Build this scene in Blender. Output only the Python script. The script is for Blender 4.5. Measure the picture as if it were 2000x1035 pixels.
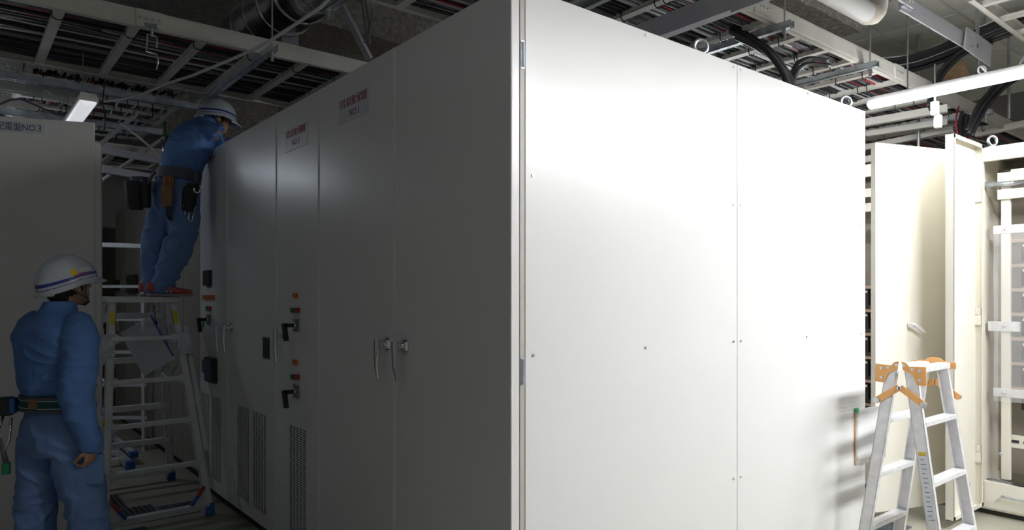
import bpy, bmesh, math, random
from mathutils import Vector, Matrix, noise, Euler
R = random.Random(7)
SC = bpy.context.scene
COL = SC.collection
for o in list(bpy.data.objects): bpy.data.objects.remove(o)

# ------------------------------------------------------------------ camera
F = 1358.0            # focal length in pixels of the 2000 px wide frame
HOR = 579.0           # row of the horizon
CAM = Vector((-1.553, -1.918, 1.55))
FW = Vector((math.cos(math.radians(51)), math.sin(math.radians(51)), 0))
RT = Vector((FW.y, -FW.x, 0))
YAW = math.radians(-39)
cd = bpy.data.cameras.new('camera'); cam = bpy.data.objects.new('camera', cd); COL.objects.link(cam)
cam.location = CAM; cam.rotation_euler = (math.radians(90), 0, YAW)
cd.sensor_width = 36; cd.lens = F/2000*36; cd.shift_y = 0.0307; cd.clip_start = .05
SC.camera = cam
# ------------------------------------------------------------------ world, exposure
W = bpy.data.worlds.new('world'); SC.world = W; W.use_nodes = True
bg = W.node_tree.nodes['Background']; bg.inputs[0].default_value = (.85, .92, 1, 1); bg.inputs[1].default_value = .075
SC.view_settings.view_transform = 'Standard'; SC.view_settings.look = 'None'
SC.view_settings.gamma = 1; SC.view_settings.use_curve_mapping = False
SC.view_settings.exposure = 0.0
SC.cycles.max_bounces = 10; SC.cycles.diffuse_bounces = 6; SC.cycles.transmission_bounces = 8; SC.cycles.transparent_max_bounces = 8
RIGHT_TUBE = 75.0     # lit tube of the right aisle
HOOD_FILL = 190.0      # added unseen fill lamps for the big side panel
LEFT_FILL = 5.5       # added fill lamp above the view, left side

def at(px, py, d):                     # pixel + depth -> room point
    return CAM + FW*d + RT*((px-1000)*d/F) + Vector((0, 0, (HOR-py)*d/F))
def LF(px, py, X=0.0):                 # pixel -> (Y, Z) on the front plane X of the left row
    k = (px-1000)/F; c = X-CAM.x
    Y = (c*RT.x - k*c*FW.x)/(k*FW.y - RT.y) + CAM.y
    d = c*FW.x + (Y-CAM.y)*FW.y
    return Y, 1.55+(HOR-py)*d/F
def PF(px, py, Y=0.0):                 # pixel -> (X, Z) on a plane Y
    k = (px-1000)/F; c = Y-CAM.y
    X = (c*RT.y - k*c*FW.y)/(k*FW.x - RT.x) + CAM.x
    d = (X-CAM.x)*FW.x + c*FW.y
    return X, 1.55+(HOR-py)*d/F
def PZ(px, py, z):                     # pixel -> (X, Y) on a level z
    d = (z-1.55)*F/(HOR-py); p = at(px, py, d); return p.x, p.y

# ------------------------------------------------------------------ materials
MT = {}
def mat(name, col, rough=.5, metal=0, bump=0, bscale=200, var=0, vscale=6, coat=0, emit=0, alpha=1, stretch=None, spec=.5):
    m = bpy.data.materials.new(name); m.use_nodes = True; n = m.node_tree.nodes; l = m.node_tree.links
    b = n['Principled BSDF']; MT[name] = m
    b.inputs['Base Color'].default_value = (*col, 1); b.inputs['Roughness'].default_value = rough
    b.inputs['Metallic'].default_value = metal; b.inputs['Coat Weight'].default_value = coat
    b.inputs['Specular IOR Level'].default_value = spec
    b.inputs['Coat Roughness'].default_value = .12
    m.diffuse_color = (*col, 1)
    if alpha < 1: b.inputs['Alpha'].default_value = alpha
    if emit:
        b.inputs['Emission Color'].default_value = (*col, 1); b.inputs['Emission Strength'].default_value = emit
    if bump or var:
        tc = n.new('ShaderNodeTexCoord'); mp = n.new('ShaderNodeMapping'); l.new(tc.outputs['Object'], mp.inputs[0])
        if stretch: mp.inputs['Scale'].default_value = stretch
    if bump:
        t = n.new('ShaderNodeTexNoise'); t.inputs['Scale'].default_value = bscale; t.inputs['Detail'].default_value = 4
        l.new(mp.outputs[0], t.inputs['Vector'])
        bp = n.new('ShaderNodeBump'); bp.inputs['Strength'].default_value = bump; bp.inputs['Distance'].default_value = .01
        l.new(t.outputs['Fac'], bp.inputs['Height']); l.new(bp.outputs[0], b.inputs['Normal'])
    if var:
        t = n.new('ShaderNodeTexNoise'); t.inputs['Scale'].default_value = vscale; t.inputs['Detail'].default_value = 6
        l.new(mp.outputs[0], t.inputs['Vector'])
        rp = n.new('ShaderNodeValToRGB'); rp.color_ramp.elements[0].position = .3; rp.color_ramp.elements[1].position = .7
        rp.color_ramp.elements[0].color = (*[max(0, c*(1-var)) for c in col], 1)
        rp.color_ramp.elements[1].color = (*[min(1, c*(1+var)) for c in col], 1)
        l.new(t.outputs['Fac'], rp.inputs[0]); l.new(rp.outputs[0], b.inputs['Base Color'])
    return m
mat('paint', (.80, .797, .785), .30, bump=.02, bscale=900, var=.012, vscale=2)
mat('cream', (.82, .79, .70), .38, bump=.02, bscale=900, var=.012, vscale=2, coat=.15)
mat('cream_dark', (.52, .49, .43), .5, var=.03)
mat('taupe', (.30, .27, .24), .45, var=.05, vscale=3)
mat('dark', (.02, .02, .022), .5)
mat('black_plastic', (.018, .018, .02), .35)
mat('seam', (.16, .155, .15), .7)
mat('plinth', (.035, .034, .033), .7)
mat('chrome', (.78, .79, .8), .12, 1)
mat('zinc', (.62, .66, .70), .32, 1, bump=.05, bscale=60, var=.12, vscale=14)
mat('galv', (.56, .61, .66), .42, .9, bump=.08, bscale=90, var=.2, vscale=18)
mat('alu', (.74, .75, .77), .40, .3, bump=.06, bscale=120, var=.06, vscale=20, stretch=(1, 1, .1))
mat('alu_light', (.80, .80, .82), .45, .25, bump=.06, bscale=150, var=.08, vscale=25)
mat('tray', (.66, .65, .60), .5, var=.08, vscale=5)
mat('steel_paint', (.50, .50, .55), .5, var=.04, vscale=8)
mat('rockwool', (.50, .48, .44), .95, bump=1, bscale=55, var=.35, vscale=30)
mat('slab', (.46, .46, .44), .9, bump=.5, bscale=30, var=.2, vscale=9)
mat('deck', (.82, .83, .77), .8, var=.06)
mat('concrete', (.26, .27, .30), .9, bump=.8, bscale=40, var=.25, vscale=14)
mat('foil', (.62, .63, .66), .25, 1, bump=1, bscale=9, var=.1)
mat('pipe_wrap', (.82, .82, .83), .6, bump=.1, bscale=30)
mat('pipe_tape', (.72, .66, .57), .75, bump=.3, bscale=60, var=.1, vscale=30)
mat('floor', (.36, .345, .28), .45, bump=.06, bscale=150, var=.08, vscale=4)
mat('grate', (.22, .235, .26), .45, .7, var=.15)
mat('wall', (.32, .31, .29), .8, bump=.2, bscale=40, var=.08)
mat('cab_black', (.022, .022, .026), .45)
mat('cab_grey', (.18, .19, .21), .45)
mat('cab_red', (.42, .04, .05), .45)
mat('cab_white', (.65, .66, .70), .4)
mat('tie', (.012, .012, .012), .5)
mat('lamp_white', (.82, .82, .82), .45)
mat('orange', (.85, .44, .15), .5, var=.06)
mat('blue_rubber', (.03, .13, .42), .55)
mat('red_plastic', (.5, .05, .05), .5)
mat('yellow', (.85, .65, .03), .5)
mat('paper', (.86, .86, .86), .85, bump=.1, bscale=20)
mat('plate', (.66, .69, .75), .35, bump=.02)
mat('red_ink', (.40, .03, .035), .6)
mat('dark_ink', (.05, .055, .08), .6)
mat('lamp_orange', (.62, .16, .02), .3)
mat('lamp_red', (.42, .03, .03), .3)
mat('lamp_green', (.02, .20, .09), .3)
mat('screen', (.03, .10, .22), .1)
mat('jacket', (.10, .22, .52), .85, bump=.25, bscale=350, var=.10, vscale=9)
mat('trousers', (.15, .26, .52), .85, bump=.25, bscale=350, var=.10, vscale=9)
mat('skin', (.46, .24, .16), .5, bump=.15, bscale=90, var=.08, vscale=30)
mat('hair', (.012, .010, .009), .6, bump=1, bscale=60, stretch=(3, 3, .3))
mat('helmet', (.62, .67, .72), .22, bump=.03, bscale=40, var=.08, vscale=12, coat=.4)
mat('helmet_band', (.03, .06, .35), .35)
mat('violet', (.22, .10, .34), .5)
mat('belt_green', (.015, .11, .085), .75, bump=.5, bscale=260, stretch=(1, 1, 6))
mat('belt_black', (.02, .02, .024), .6, bump=.2, bscale=150)
mat('leather', (.30, .17, .085), .6, bump=.3, bscale=120, var=.2, vscale=14)
mat('shoe_red', (.52, .10, .10), .7, bump=.4, bscale=160, var=.15, vscale=25)
mat('sole', (.40, .34, .33), .8)
mat('shoe_black', (.02, .02, .022), .6)
mat('cloth_white', (.7, .7, .7), .7)
mat('strap', (.10, .11, .13), .7)
mat('breaker', (.03, .03, .033), .45)
mat('busbar', (.62, .44, .36), .45, .3)
mat('magnet', (.08, .45, .22), .5)
mat('cork', (.45, .30, .17), .9, bump=.5, bscale=40, var=.2, vscale=20)
vin = mat('vinyl', (.9, .92, .95), .12, spec=.8, alpha=.26, bump=.6, bscale=6, stretch=(1, 6, .5))
vin2 = mat('folder', (.75, .8, .85), .2, alpha=.35)

# ------------------------------------------------------------------ mesh helpers
class MB:
    def __init__(s): s.v = []; s.f = []; s.m = []
    def quadset(s, vs, fs, mi=0):
        b = len(s.v); s.v += [tuple(v) for v in vs]; s.f += [tuple(b+i for i in f) for f in fs]; s.m += [mi]*len(fs); return s
    def box(s, a, b, mi=0):
        x0, y0, z0 = a; x1, y1, z1 = b
        if x0 > x1: x0, x1 = x1, x0
        if y0 > y1: y0, y1 = y1, y0
        if z0 > z1: z0, z1 = z1, z0
        return s.quadset([(x0,y0,z0),(x1,y0,z0),(x1,y1,z0),(x0,y1,z0),(x0,y0,z1),(x1,y0,z1),(x1,y1,z1),(x0,y1,z1)],
            [(0,3,2,1),(4,5,6,7),(0,1,5,4),(1,2,6,5),(2,3,7,6),(3,0,4,7)], mi)
    def bar(s, p, q, w, h, mi=0, up=(0, 0, 1), q_scale=1):   # rectangular bar from p to q, w sideways, h along up
        p = Vector(p); q = Vector(q); t = (q-p).normalized(); up = Vector(up)
        u = t.cross(up)
        if u.length < 1e-4: u = t.cross(Vector((1, 0, 0)))
        u.normalize(); v = u.cross(t)
        vs = []
        for c, k in ((p, 1), (q, q_scale)):
            for a, b in ((-1,-1),(1,-1),(1,1),(-1,1)): vs.append(c+u*(a*w/2*k)+v*(b*h/2*k))
        return s.quadset(vs, [(0,3,2,1),(4,5,6,7),(0,1,5,4),(1,2,6,5),(2,3,7,6),(3,0,4,7)], mi)
    def chan(s, p, q, w, h, t=.004, mi=0, up=(0, 0, 1)):      # open C channel, open side along +up
        p = Vector(p); q = Vector(q); d = (q-p).normalized(); u = d.cross(Vector(up)).normalized(); v = u.cross(d)
        s.bar(p-v*(h/2-t/2), q-v*(h/2-t/2), w, t, mi, up)
        for k in (-1, 1): s.bar(p+u*k*(w/2-t/2), q+u*k*(w/2-t/2), t, h, mi, up)
        return s
    def tube(s, pts, r, n=8, mi=0, cap=True, flat=1.0):
        pts = [Vector(p) for p in pts]; N = len(pts); b0 = len(s.v); rs = r if isinstance(r, (list, tuple)) else [r]*N
        ref = None
        for i, p in enumerate(pts):
            t = (pts[min(i+1, N-1)]-pts[max(i-1, 0)])
            t = t.normalized() if t.length > 1e-9 else Vector((0, 0, 1))
            if ref is None: ref = Vector((0, 0, 1)) if abs(t.z) < .9 else Vector((1, 0, 0))
            u = ref - t*ref.dot(t)
            if u.length < 1e-5: u = t.orthogonal()
            u.normalize(); ref = u; v = t.cross(u)
            for k in range(n):
                a = 2*math.pi*k/n; s.v.append(tuple(p+u*(rs[i]*math.cos(a))+v*(rs[i]*flat*math.sin(a))))
        for i in range(N-1):
            for k in range(n):
                a = b0+i*n+k; b = b0+i*n+(k+1) % n; s.f.append((a, b, b+n, a+n)); s.m.append(mi)
        if cap:
            s.f.append(tuple(b0+n-1-k for k in range(n))); s.f.append(tuple(b0+(N-1)*n+k for k in range(n))); s.m += [mi, mi]
        return s
    def loft(s, rings, n=20, mi=0, cap=True):                  # rings of (centre, vector u, vector v)
        b0 = len(s.v); N = len(rings)
        for c, u, v in rings:
            for k in range(n):
                a = 2*math.pi*k/n; s.v.append(tuple(Vector(c)+u*math.cos(a)+v*math.sin(a)))
        for i in range(N-1):
            for k in range(n):
                a = b0+i*n+k; b = b0+i*n+(k+1) % n; s.f.append((a, b, b+n, a+n)); s.m.append(mi)
        if cap:
            s.f.append(tuple(b0+n-1-k for k in range(n))); s.f.append(tuple(b0+(N-1)*n+k for k in range(n))); s.m += [mi, mi]
        return s
    def torus(s, c, ax, R0, r, n=20, m=8, mi=0, a0=0, a1=2*math.pi):
        ax = Vector(ax).normalized(); u = ax.orthogonal().normalized(); v = ax.cross(u); c = Vector(c)
        full = abs(a1-a0-2*math.pi) < 1e-6; k = n if full else n+1
        pts = [c+u*(R0*math.cos(a0+(a1-a0)*i/n))+v*(R0*math.sin(a0+(a1-a0)*i/n)) for i in range(k)]
        if full: pts.append(pts[0])
        return s.tube(pts, r, m, mi, not full)
    def disc(s, c, ax, r, h, n=14, mi=0):
        ax = Vector(ax).normalized(); return s.tube([Vector(c), Vector(c)+ax*h], r, n, mi)
    def ball(s, c, rx, ry=None, rz=None, n=12, m=8, mi=0, M=None):
        ry = ry or rx; rz = rz or rx; c = Vector(c); b0 = len(s.v); vs = []
        for i in range(1, m):
            ph = math.pi*i/m
            for k in range(n):
                a = 2*math.pi*k/n; p = Vector((rx*math.sin(ph)*math.cos(a), ry*math.sin(ph)*math.sin(a), rz*math.cos(ph)))
                vs.append(c+(M@p if M else p))
        top = Vector((0, 0, rz)); vs.append(c+(M@top if M else top)); vs.append(c-(M@top if M else top))
        fs = []
        for i in range(m-2):
            for k in range(n): fs.append((i*n+k, (i+1)*n+k, (i+1)*n+(k+1) % n, i*n+(k+1) % n))
        T = len(vs)-2
        for k in range(n):
            fs.append((T, k, (k+1) % n)); fs.append((T+1, (m-2)*n+(k+1) % n, (m-2)*n+k))
        return s.quadset(vs, fs, mi)
    def prism(s, poly, ax, h, mi=0):                           # 3D polygon extruded by vector
        n = len(poly); ax = Vector(ax)*h; vs = [Vector(p) for p in poly]+[Vector(p)+ax for p in poly]
        fs = [tuple(range(n-1, -1, -1)), tuple(range(n, 2*n))]+[(i, (i+1) % n, n+(i+1) % n, n+i) for i in range(n)]
        return s.quadset(vs, fs, mi)
    def xform(s, M, start=0):
        for i in range(start, len(s.v)): s.v[i] = tuple(M@Vector(s.v[i]))
        return s
    def mesh(s, name, mats, smooth=False):
        me = bpy.data.meshes.new(name); me.from_pydata(s.v, [], s.f)
        for m in ([mats] if isinstance(mats, str) else mats): me.materials.append(MT[m])
        if any(s.m): me.polygons.foreach_set('material_index', s.m)
        bm = bmesh.new(); bm.from_mesh(me); bmesh.ops.recalc_face_normals(bm, faces=bm.faces); bm.to_mesh(me); bm.free()
        if smooth: me.polygons.foreach_set('use_smooth', [True]*len(me.polygons))
        me.update(); return me
    def build(s, name, mats, parent=None, smooth=False, bevel=0, auto=None):
        o = bpy.data.objects.new(name, s.mesh(name, mats, smooth or auto is not None)); COL.objects.link(o)
        if parent is not None: put(o, parent)
        if bevel:
            b = o.modifiers.new('bevel', 'BEVEL'); b.width = bevel; b.segments = 2; b.limit_method = 'ANGLE'; b.harden_normals = False
        if auto is not None: o.data.set_sharp_from_angle(angle=math.radians(auto))
        return o
def put(o, parent):                                            # world-space mesh under a parent that may have a transform
    o.parent = parent
    o.matrix_parent_inverse = world(parent).inverted()
def world(o):
    m = Matrix.LocRotScale(o.location, o.rotation_euler, o.scale)
    return (world(o.parent)@o.matrix_parent_inverse@m) if o.parent else m
def tag(o, label, cat, group=None, kind=None):
    o['label'] = label; o['category'] = cat
    if group: o['group'] = group
    if kind: o['kind'] = kind
    return o
def thing(name, loc, label, cat, group=None, rz=0):
    o = bpy.data.objects.new(name, None); COL.objects.link(o); o.location = loc; o.rotation_euler = (0, 0, rz)
    o.empty_display_size = .1
    return tag(o, label, cat, group)
def struct(o):
    o['kind'] = 'structure'; return o
def text_mesh(body, size, name, m, parent, M, width=None):     # flat lettering on a plate
    c = bpy.data.curves.new(name, 'FONT'); c.body = body; c.size = size; c.align_x = 'CENTER'; c.align_y = 'CENTER'; c.extrude = .0004; c.resolution_u = 2
    t = bpy.data.objects.new(name, c); COL.objects.link(t)
    dg = bpy.context.evaluated_depsgraph_get(); me = bpy.data.meshes.new_from_object(t.evaluated_get(dg))
    bpy.data.objects.remove(t); bpy.data.curves.remove(c)
    xs = [v.co.x for v in me.vertices]; w = max(xs)-min(xs); mid = (max(xs)+min(xs))/2
    k = (width/w) if width else 1
    me.transform(M@Matrix.Diagonal((k, 1, 1, 1))@Matrix.Translation((-mid, 0, 0)))
    me.materials.clear(); me.materials.append(MT[m]); me.name = name
    o = bpy.data.objects.new(name, me); COL.objects.link(o); put(o, parent); return o
def frame(o, x, y):                                            # matrix with origin o, axes x, y (text plane)
    x = Vector(x).normalized(); y = Vector(y).normalized(); z = x.cross(y)
    return Matrix(((x.x, y.x, z.x, o[0]), (x.y, y.y, z.y, o[1]), (x.z, y.z, z.z, o[2]), (0, 0, 0, 1)))

# ================================================================== SETTING
H = 2.666                                                      # height of the cabinets
struct(MB().box((-6, -7, -.12), (9, 9.6, 0)).build('floor', 'floor'))
struct(MB().box((-6, -7, 4.45), (9, 9.6, 4.6)).build('ceiling', 'slab'))
struct(MB().box((-6, 9.4, 0), (9, 9.6, 4.45)).build('wall_back', 'wall'))
struct(MB().box((8.8, -7, 0), (9, 9.4, 4.45)).build('wall_right', 'wall'))
struct(MB().box((-6, 2, 0), (-5.8, 9.4, 4.45)).build('wall_left', 'wall'))
def beam(i, a, b, m='rockwool'):                               # fireproofed steel beam with an uneven sprayed skin
    bm = bmesh.new(); bmesh.ops.create_cube(bm, size=1)
    for v in bm.verts: v.co = Vector([(a[k]+b[k])/2+v.co[k]*(b[k]-a[k]) for k in range(3)])
    for _ in range(5):
        L = [e for e in bm.edges if e.calc_length() > .09]
        if not L or len(bm.faces) > 14000: break
        bmesh.ops.subdivide_edges(bm, edges=L, cuts=1, use_grid_fill=True)
    for v in bm.verts:
        n = noise.noise_vector(v.co*13)*.014+noise.noise_vector(v.co*30)*.008; v.co += n
    me = bpy.data.meshes.new('trim_%d' % i); bm.to_mesh(me); bm.free(); me.materials.append(MT[m])
    o = bpy.data.objects.new('trim_%d' % i, me); COL.objects.link(o); struct(o)
beam(1, (-2.6, 3.75, 3.9), (2.6, 4.3, 4.45))
beam(2, (-2.5, 6.3, 3.3), (1.5, 6.7, 4.45))
beam(3, (2.7, .75, 3.75), (4.35, 1.25, 4.45))
beam(4, (4.4, 1.55, 3.6), (8.0, 2.0, 4.45))
# pale deck plates of the slab seen at the upper right
k = 0
for i in range(6):
    for j in range(4):
        k += 1
        x0 = 4.4+i*.62; y0 = -.98+j*.62
        o = MB().box((x0, y0, 3.92), (x0+.608, y0+.608, 3.96)).build('ceiling_panel', 'deck', bevel=.006)
        put(o, bpy.data.objects['ceiling'])
# concrete downstand with blue-grey face next to the insulated pipe
struct(MB().box((1.9, .95, 3.55), (2.65, 2.4, 4.45)).build('trim_9', 'concrete', bevel=.01))
# ------------------------------------------------------------------ perforated floor panels
def floor_grate(x0, y0, s, label):
    n = 12; mb = MB(); z = .006
    mb.box((x0, y0, 0.0005), (x0+s, y0+s, .002), 1)
    p = s/n
    for i in range(n+1):
        w = .012 if i in (0, n) else .007
        mb.box((x0+i*p-w/2 if 0 < i < n else (x0 if i == 0 else x0+s-w), y0, .002), ((x0+i*p+w/2) if 0 < i < n else (x0+w if i == 0 else x0+s), y0+s, z))
    m2 = n*2; p = s/m2
    for i in range(m2+1):
        w = .012 if i in (0, m2) else .004
        mb.box((x0, y0+i*p-w/2 if 0 < i < m2 else (y0 if i == 0 else y0+s-w), .002), (x0+s, (y0+i*p+w/2) if 0 < i < m2 else (y0+w if i == 0 else y0+s), z-.0005))
    o = mb.build('floor_grating', ['grate', 'dark']); tag(o, label, 'floor grate', 'perforated floor panels')
floor_grate(-.80, 3.38, .42, 'perforated metal floor panel between the feet of the tall platform ladder, left one')
floor_grate(-.37, 3.38, .32, 'perforated metal floor panel inside the platform ladder, against the cabinet row')
floor_grate(-.95, 3.82, .42, 'perforated metal floor panel behind the left legs of the platform ladder')
floor_grate(-.95, 2.86, .42, 'perforated metal floor panel in front of the platform ladder')
floor_grate(3.05, .02, .42, 'perforated metal floor panel behind the low stepladder with orange hinges')

# ================================================================== CABINETS OF THE CENTRE ROW
def slot_grille(y0, y1, z0, z1, cols, rows, X, parent):
    mb = MB(); ys = [y0]; zs = [z0]
    pc = (y1-y0)/cols; pr = (z1-z0)/rows
    for i in range(cols): ys += [y0+i*pc+pc*.13, y0+i*pc+pc*.87]
    ys.append(y1)
    for i in range(rows): zs += [z0+i*pr+pr*.27, z0+i*pr+pr*.73]
    zs.append(z1)
    V = [(X, y, z) for z in zs for y in ys]; ny = len(ys); fs = []
    for r in range(len(zs)-1):
        for c in range(ny-1):
            if r % 2 and c % 2: continue
            a = r*ny+c; fs.append((a, a+1, a+ny+1, a+ny))
    mb.quadset(V, fs, 0)
    mb.quadset([(X+.012, y0, z0), (X+.012, y1, z0), (X+.012, y1, z1), (X+.012, y0, z1)], [(0, 1, 2, 3)], 1)
    o = mb.build('vent_grille', ['paint', 'dark'], parent); o['kind'] = 'stuff'; return o
def door(parent, y0, y1, z0, z1, vents=(), X=0.0, m='paint', name='door', t=.036, g=.004):
    y0 += g; y1 -= g
    ys = sorted({y0, y1, *[v[0] for v in vents], *[v[1] for v in vents]}); zs = sorted({z0, z1, *[v[2] for v in vents], *[v[3] for v in vents]})
    mb = MB(); V = [(X, y, z) for z in zs for y in ys]; ny = len(ys); fs = []
    for r in range(len(zs)-1):
        for c in range(ny-1):
            cy = (ys[c]+ys[c+1])/2; cz = (zs[r]+zs[r+1])/2
            if any(v[0] < cy < v[1] and v[2] < cz < v[3] for v in vents): continue
            a = r*ny+c; fs.append((a, a+ny, a+ny+1, a+1))
    mb.quadset(V, fs)
    b = [(X, y0, z0), (X, y1, z0), (X, y1, z1), (X, y0, z1), (X+t, y0, z0), (X+t, y1, z0), (X+t, y1, z1), (X+t, y0, z1)]
    mb.quadset(b, [(0, 1, 5, 4), (1, 2, 6, 5), (2, 3, 7, 6), (3, 0, 4, 7), (4, 5, 6, 7)])
    # light rounded lip along the two upright edges
    for y in (y0+.004, y1-.004): mb.tube([(X+.003, y, z0), (X+.003, y, z1)], .0055, 8)
    o = mb.build(name, m, parent)
    for v in vents: slot_grille(v[0], v[1], v[2], v[3], v[4], v[5], X, o)
    return o
def lever(parent, Y, Z, X=0.0, L=.15, s=1.0, reach=.052, lean=0.0):
    mb = MB()
    mb.disc((X, Y, Z), (-1, 0, 0), .036*s, .008, 8); mb.disc((X-.008, Y, Z), (-1, 0, 0), .027*s, .010, 8)
    mb.tube([(X-.012, Y, Z), (X-reach, Y, Z+.004)], .0135*s, 10)
    mb.tube([(X-reach, Y, Z+.022), (X-reach, Y, Z-.02), (X-reach-.004, Y+lean*.5, Z-L*.55), (X-reach+.004, Y+lean, Z-L)], [.0165*s, .0165*s, .012*s, .0085*s], 10)
    return mb.build('handle', 'chrome', parent, auto=40)
def rotary(parent, Y, Z, X=0.0, s=1.0):
    mb = MB(); mb.box((X, Y-.032*s, Z-.035*s), (X-.012, Y+.032*s, Z+.035*s), 1)
    mb.disc((X-.012, Y, Z), (-1, 0, 0), .022*s, .012, 12, 2)
    mb.bar((X-.018, Y, Z), (X-.075*s, Y, Z), .026*s, .022*s, 0)
    mb.bar((X-.071*s, Y, Z+.012*s), (X-.060*s, Y, Z-.085*s), .026*s, .024*s, 0)
    return mb.build('switch_handle', ['black_plastic', 'cab_grey', 'chrome'], parent, bevel=.003)
def face_box(name, parent, m, px0, py0, px1, py1, X=0.0, out=.012, bevel=.002):
    ya, za = LF(px0, py0, X); yb, zb = LF(px1, py1, X); ym = (ya+yb)/2
    _, z0 = LF((px0+px1)/2, py0, X); _, z1 = LF((px0+px1)/2, py1, X)
    return MB().box((X-out, ya, z0), (X+.001, yb, z1)).build(name, m, parent, bevel=bevel)
def face_text(parent, body, m, px0, py0, px1, py1, size, X=0.0, name='lettering'):
    ya, za = LF(px0, py0, X); yb, zb = LF(px1, py1, X)
    return text_mesh(body, size, name, m, parent, frame((X-.0005, (ya+yb)/2, (za+zb)/2), (0, -1, 0), (0, 0, 1)), abs(ya-yb))
def panel_screw(parent, X, Z):
    MB().disc((X, -.0005, Z), (0, -1, 0), .0058, .0035, 8).build('screw', 'zinc', parent)
def eye_bolt(parent, X, Y, z=H, s=1.0, ax=(.5, .8, 0)):
    mb = MB(); mb.disc((X, Y, z), (0, 0, 1), .02*s, .012, 12); mb.torus((X, Y, z+.042*s), ax, .028*s, .0085*s, 22, 10)
    return mb.build('eye_bolt', 'zinc', parent, auto=50)
Z0 = .085
D1 = 1.395; D2 = 2.742
# ---- cabinet A: two plain doors and the big bright side panel
A = thing('switchgear_cabinet', (.7, .83, 0), 'tall off-white cabinet at the corner, two plain doors with chrome levers', 'cabinet', 'centre cabinet row')
MB().box((.04, .004, Z0), (D1-.004, 1.655, H-.012)).build('body', 'paint', A)
MB().box((.05, .03, 0), (D1-.01, 1.65, Z0)).build('plinth', 'plinth', A)
MB().box((.0625, 0, Z0), (D1-.0015, .004, H)).build('side_panel', 'paint', A, bevel=.0015)
MB().box((.040, .003, Z0), (.0625, .006, H-.01)).build('edge_gap', 'cream_dark', A)
for z in (2.42, 1.28, .32):
    MB().box((.043, .0008, z-.05), (.0595, .004, z+.05)).tube([(.051, .0005, z-.045), (.051, .0005, z+.045)], .006, 8).build('hinge', 'galv', A)
dA1 = door(A, 0, .84, Z0, H); dA2 = door(A, .84, 1.657, Z0, H)
y, z = LF(757, 672); lever(dA2, y, z, L=.15, lean=.004)
y, z = LF(792, 676); lever(dA1, y, z, L=.15, lean=-.012)
for px, py in ((1261, 69), (1432, 131), (1432, 400), (1432, 667), (1432, 935), (1040, 343), (1041, 694), (1260, 679)):
    x, z = PF(px, py); panel_screw(A, x, z)
eye_bolt(A, *[PZ(1387, 106, H)[0], .05], s=1.15); eye_bolt(A, .12, .3)
pl = face_box('nameplate', dA2, 'plate', 662, 152, 722, 179, out=.003)
ya, _ = LF(662, 170); yb, _ = LF(722, 150); zc = LF(692, 160)[1]
bpy.data.objects.remove(pl); pl = MB().box((-.003, yb, 2.425), (.001, ya, 2.548)).build('nameplate', 'plate', dA2, bevel=.001)
text_mesh('非常 保安動力配電盤', .05, 'lettering', 'red_ink', dA2, frame((-.0035, (ya+yb)/2, 2.517), (0, -1, 0), (0, 0, 1)), abs(ya-yb)*.86)
text_mesh('NO.1', .05, 'lettering', 'red_ink', dA2, frame((-.0035, (ya+yb)/2-.01, 2.46), (0, -1, 0), (0, 0, 1)), abs(ya-yb)*.3)
for yy in (ya-.012, yb+.012):
    for zz in (2.435, 2.538): MB().disc((-.003, yy, zz), (-1, 0, 0), .005, .002, 8).build('plate_screw', 'zinc', dA2)
# ---- cabinet B: narrow single door with lamps and two black rotary switches
B = thing('control_cabinet', (.7, 1.97, 0), 'narrow off-white cabinet with two black rotary switches, coloured indicator lamps and a slotted vent', 'cabinet', 'centre cabinet row')
MB().box((.04, 1.66, Z0), (D1-.004, 2.281, H-.012)).build('body', 'paint', B)
MB().box((.05, 1.66, 0), (D1-.01, 2.281, Z0)).build('plinth', 'plinth', B)
ya, za = LF(565, 830); yb, zb = LF(598, 840)
dB = door(B, 1.657, 2.284, Z0, H, [(yb, ya, .17, .80, 5, 46)])
y, z = LF(555, 650); lever(dB, y, z, L=.17)
for px, py, m in ((579, 577, 'lamp_orange'), (574.5, 606, 'lamp_green'), (582.5, 606, 'lamp_red'), (578.5, 707, 'lamp_orange'), (574.5, 736, 'lamp_green'), (582.5, 736, 'lamp_red')):
    face_box('indicator_lamp', dB, m, px-3, py-5, px+3, py+5, out=.016)
for py in (619, 748): face_box('tag', dB, 'plate', 576, py-3, 583, py+3, out=.002, bevel=0)
for px, py in ((580, 635), (580, 764)): y, z = LF(px, py); rotary(dB, y, z, s=1.05)
yb, _ = LF(601, 210); ya, _ = LF(557, 225)
MB().box((-.003, yb, 2.40), (.001, ya, 2.53)).build('nameplate', 'plate', dB, bevel=.001)
text_mesh('非常 保安動力制御盤', .05, 'lettering', 'red_ink', dB, frame((-.0035, (ya+yb)/2, 2.495), (0, -1, 0), (0, 0, 1)), abs(ya-yb)*.86)
text_mesh('NO.1', .05, 'lettering', 'red_ink', dB, frame((-.0035, (ya+yb)/2, 2.44), (0, -1, 0), (0, 0, 1)), abs(ya-yb)*.32)
for yy in (ya-.012, yb+.012):
    for zz in (2.41, 2.52): MB().disc((-.003, yy, zz), (-1, 0, 0), .005, .002, 8).build('plate_screw', 'zinc', dB)
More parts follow.
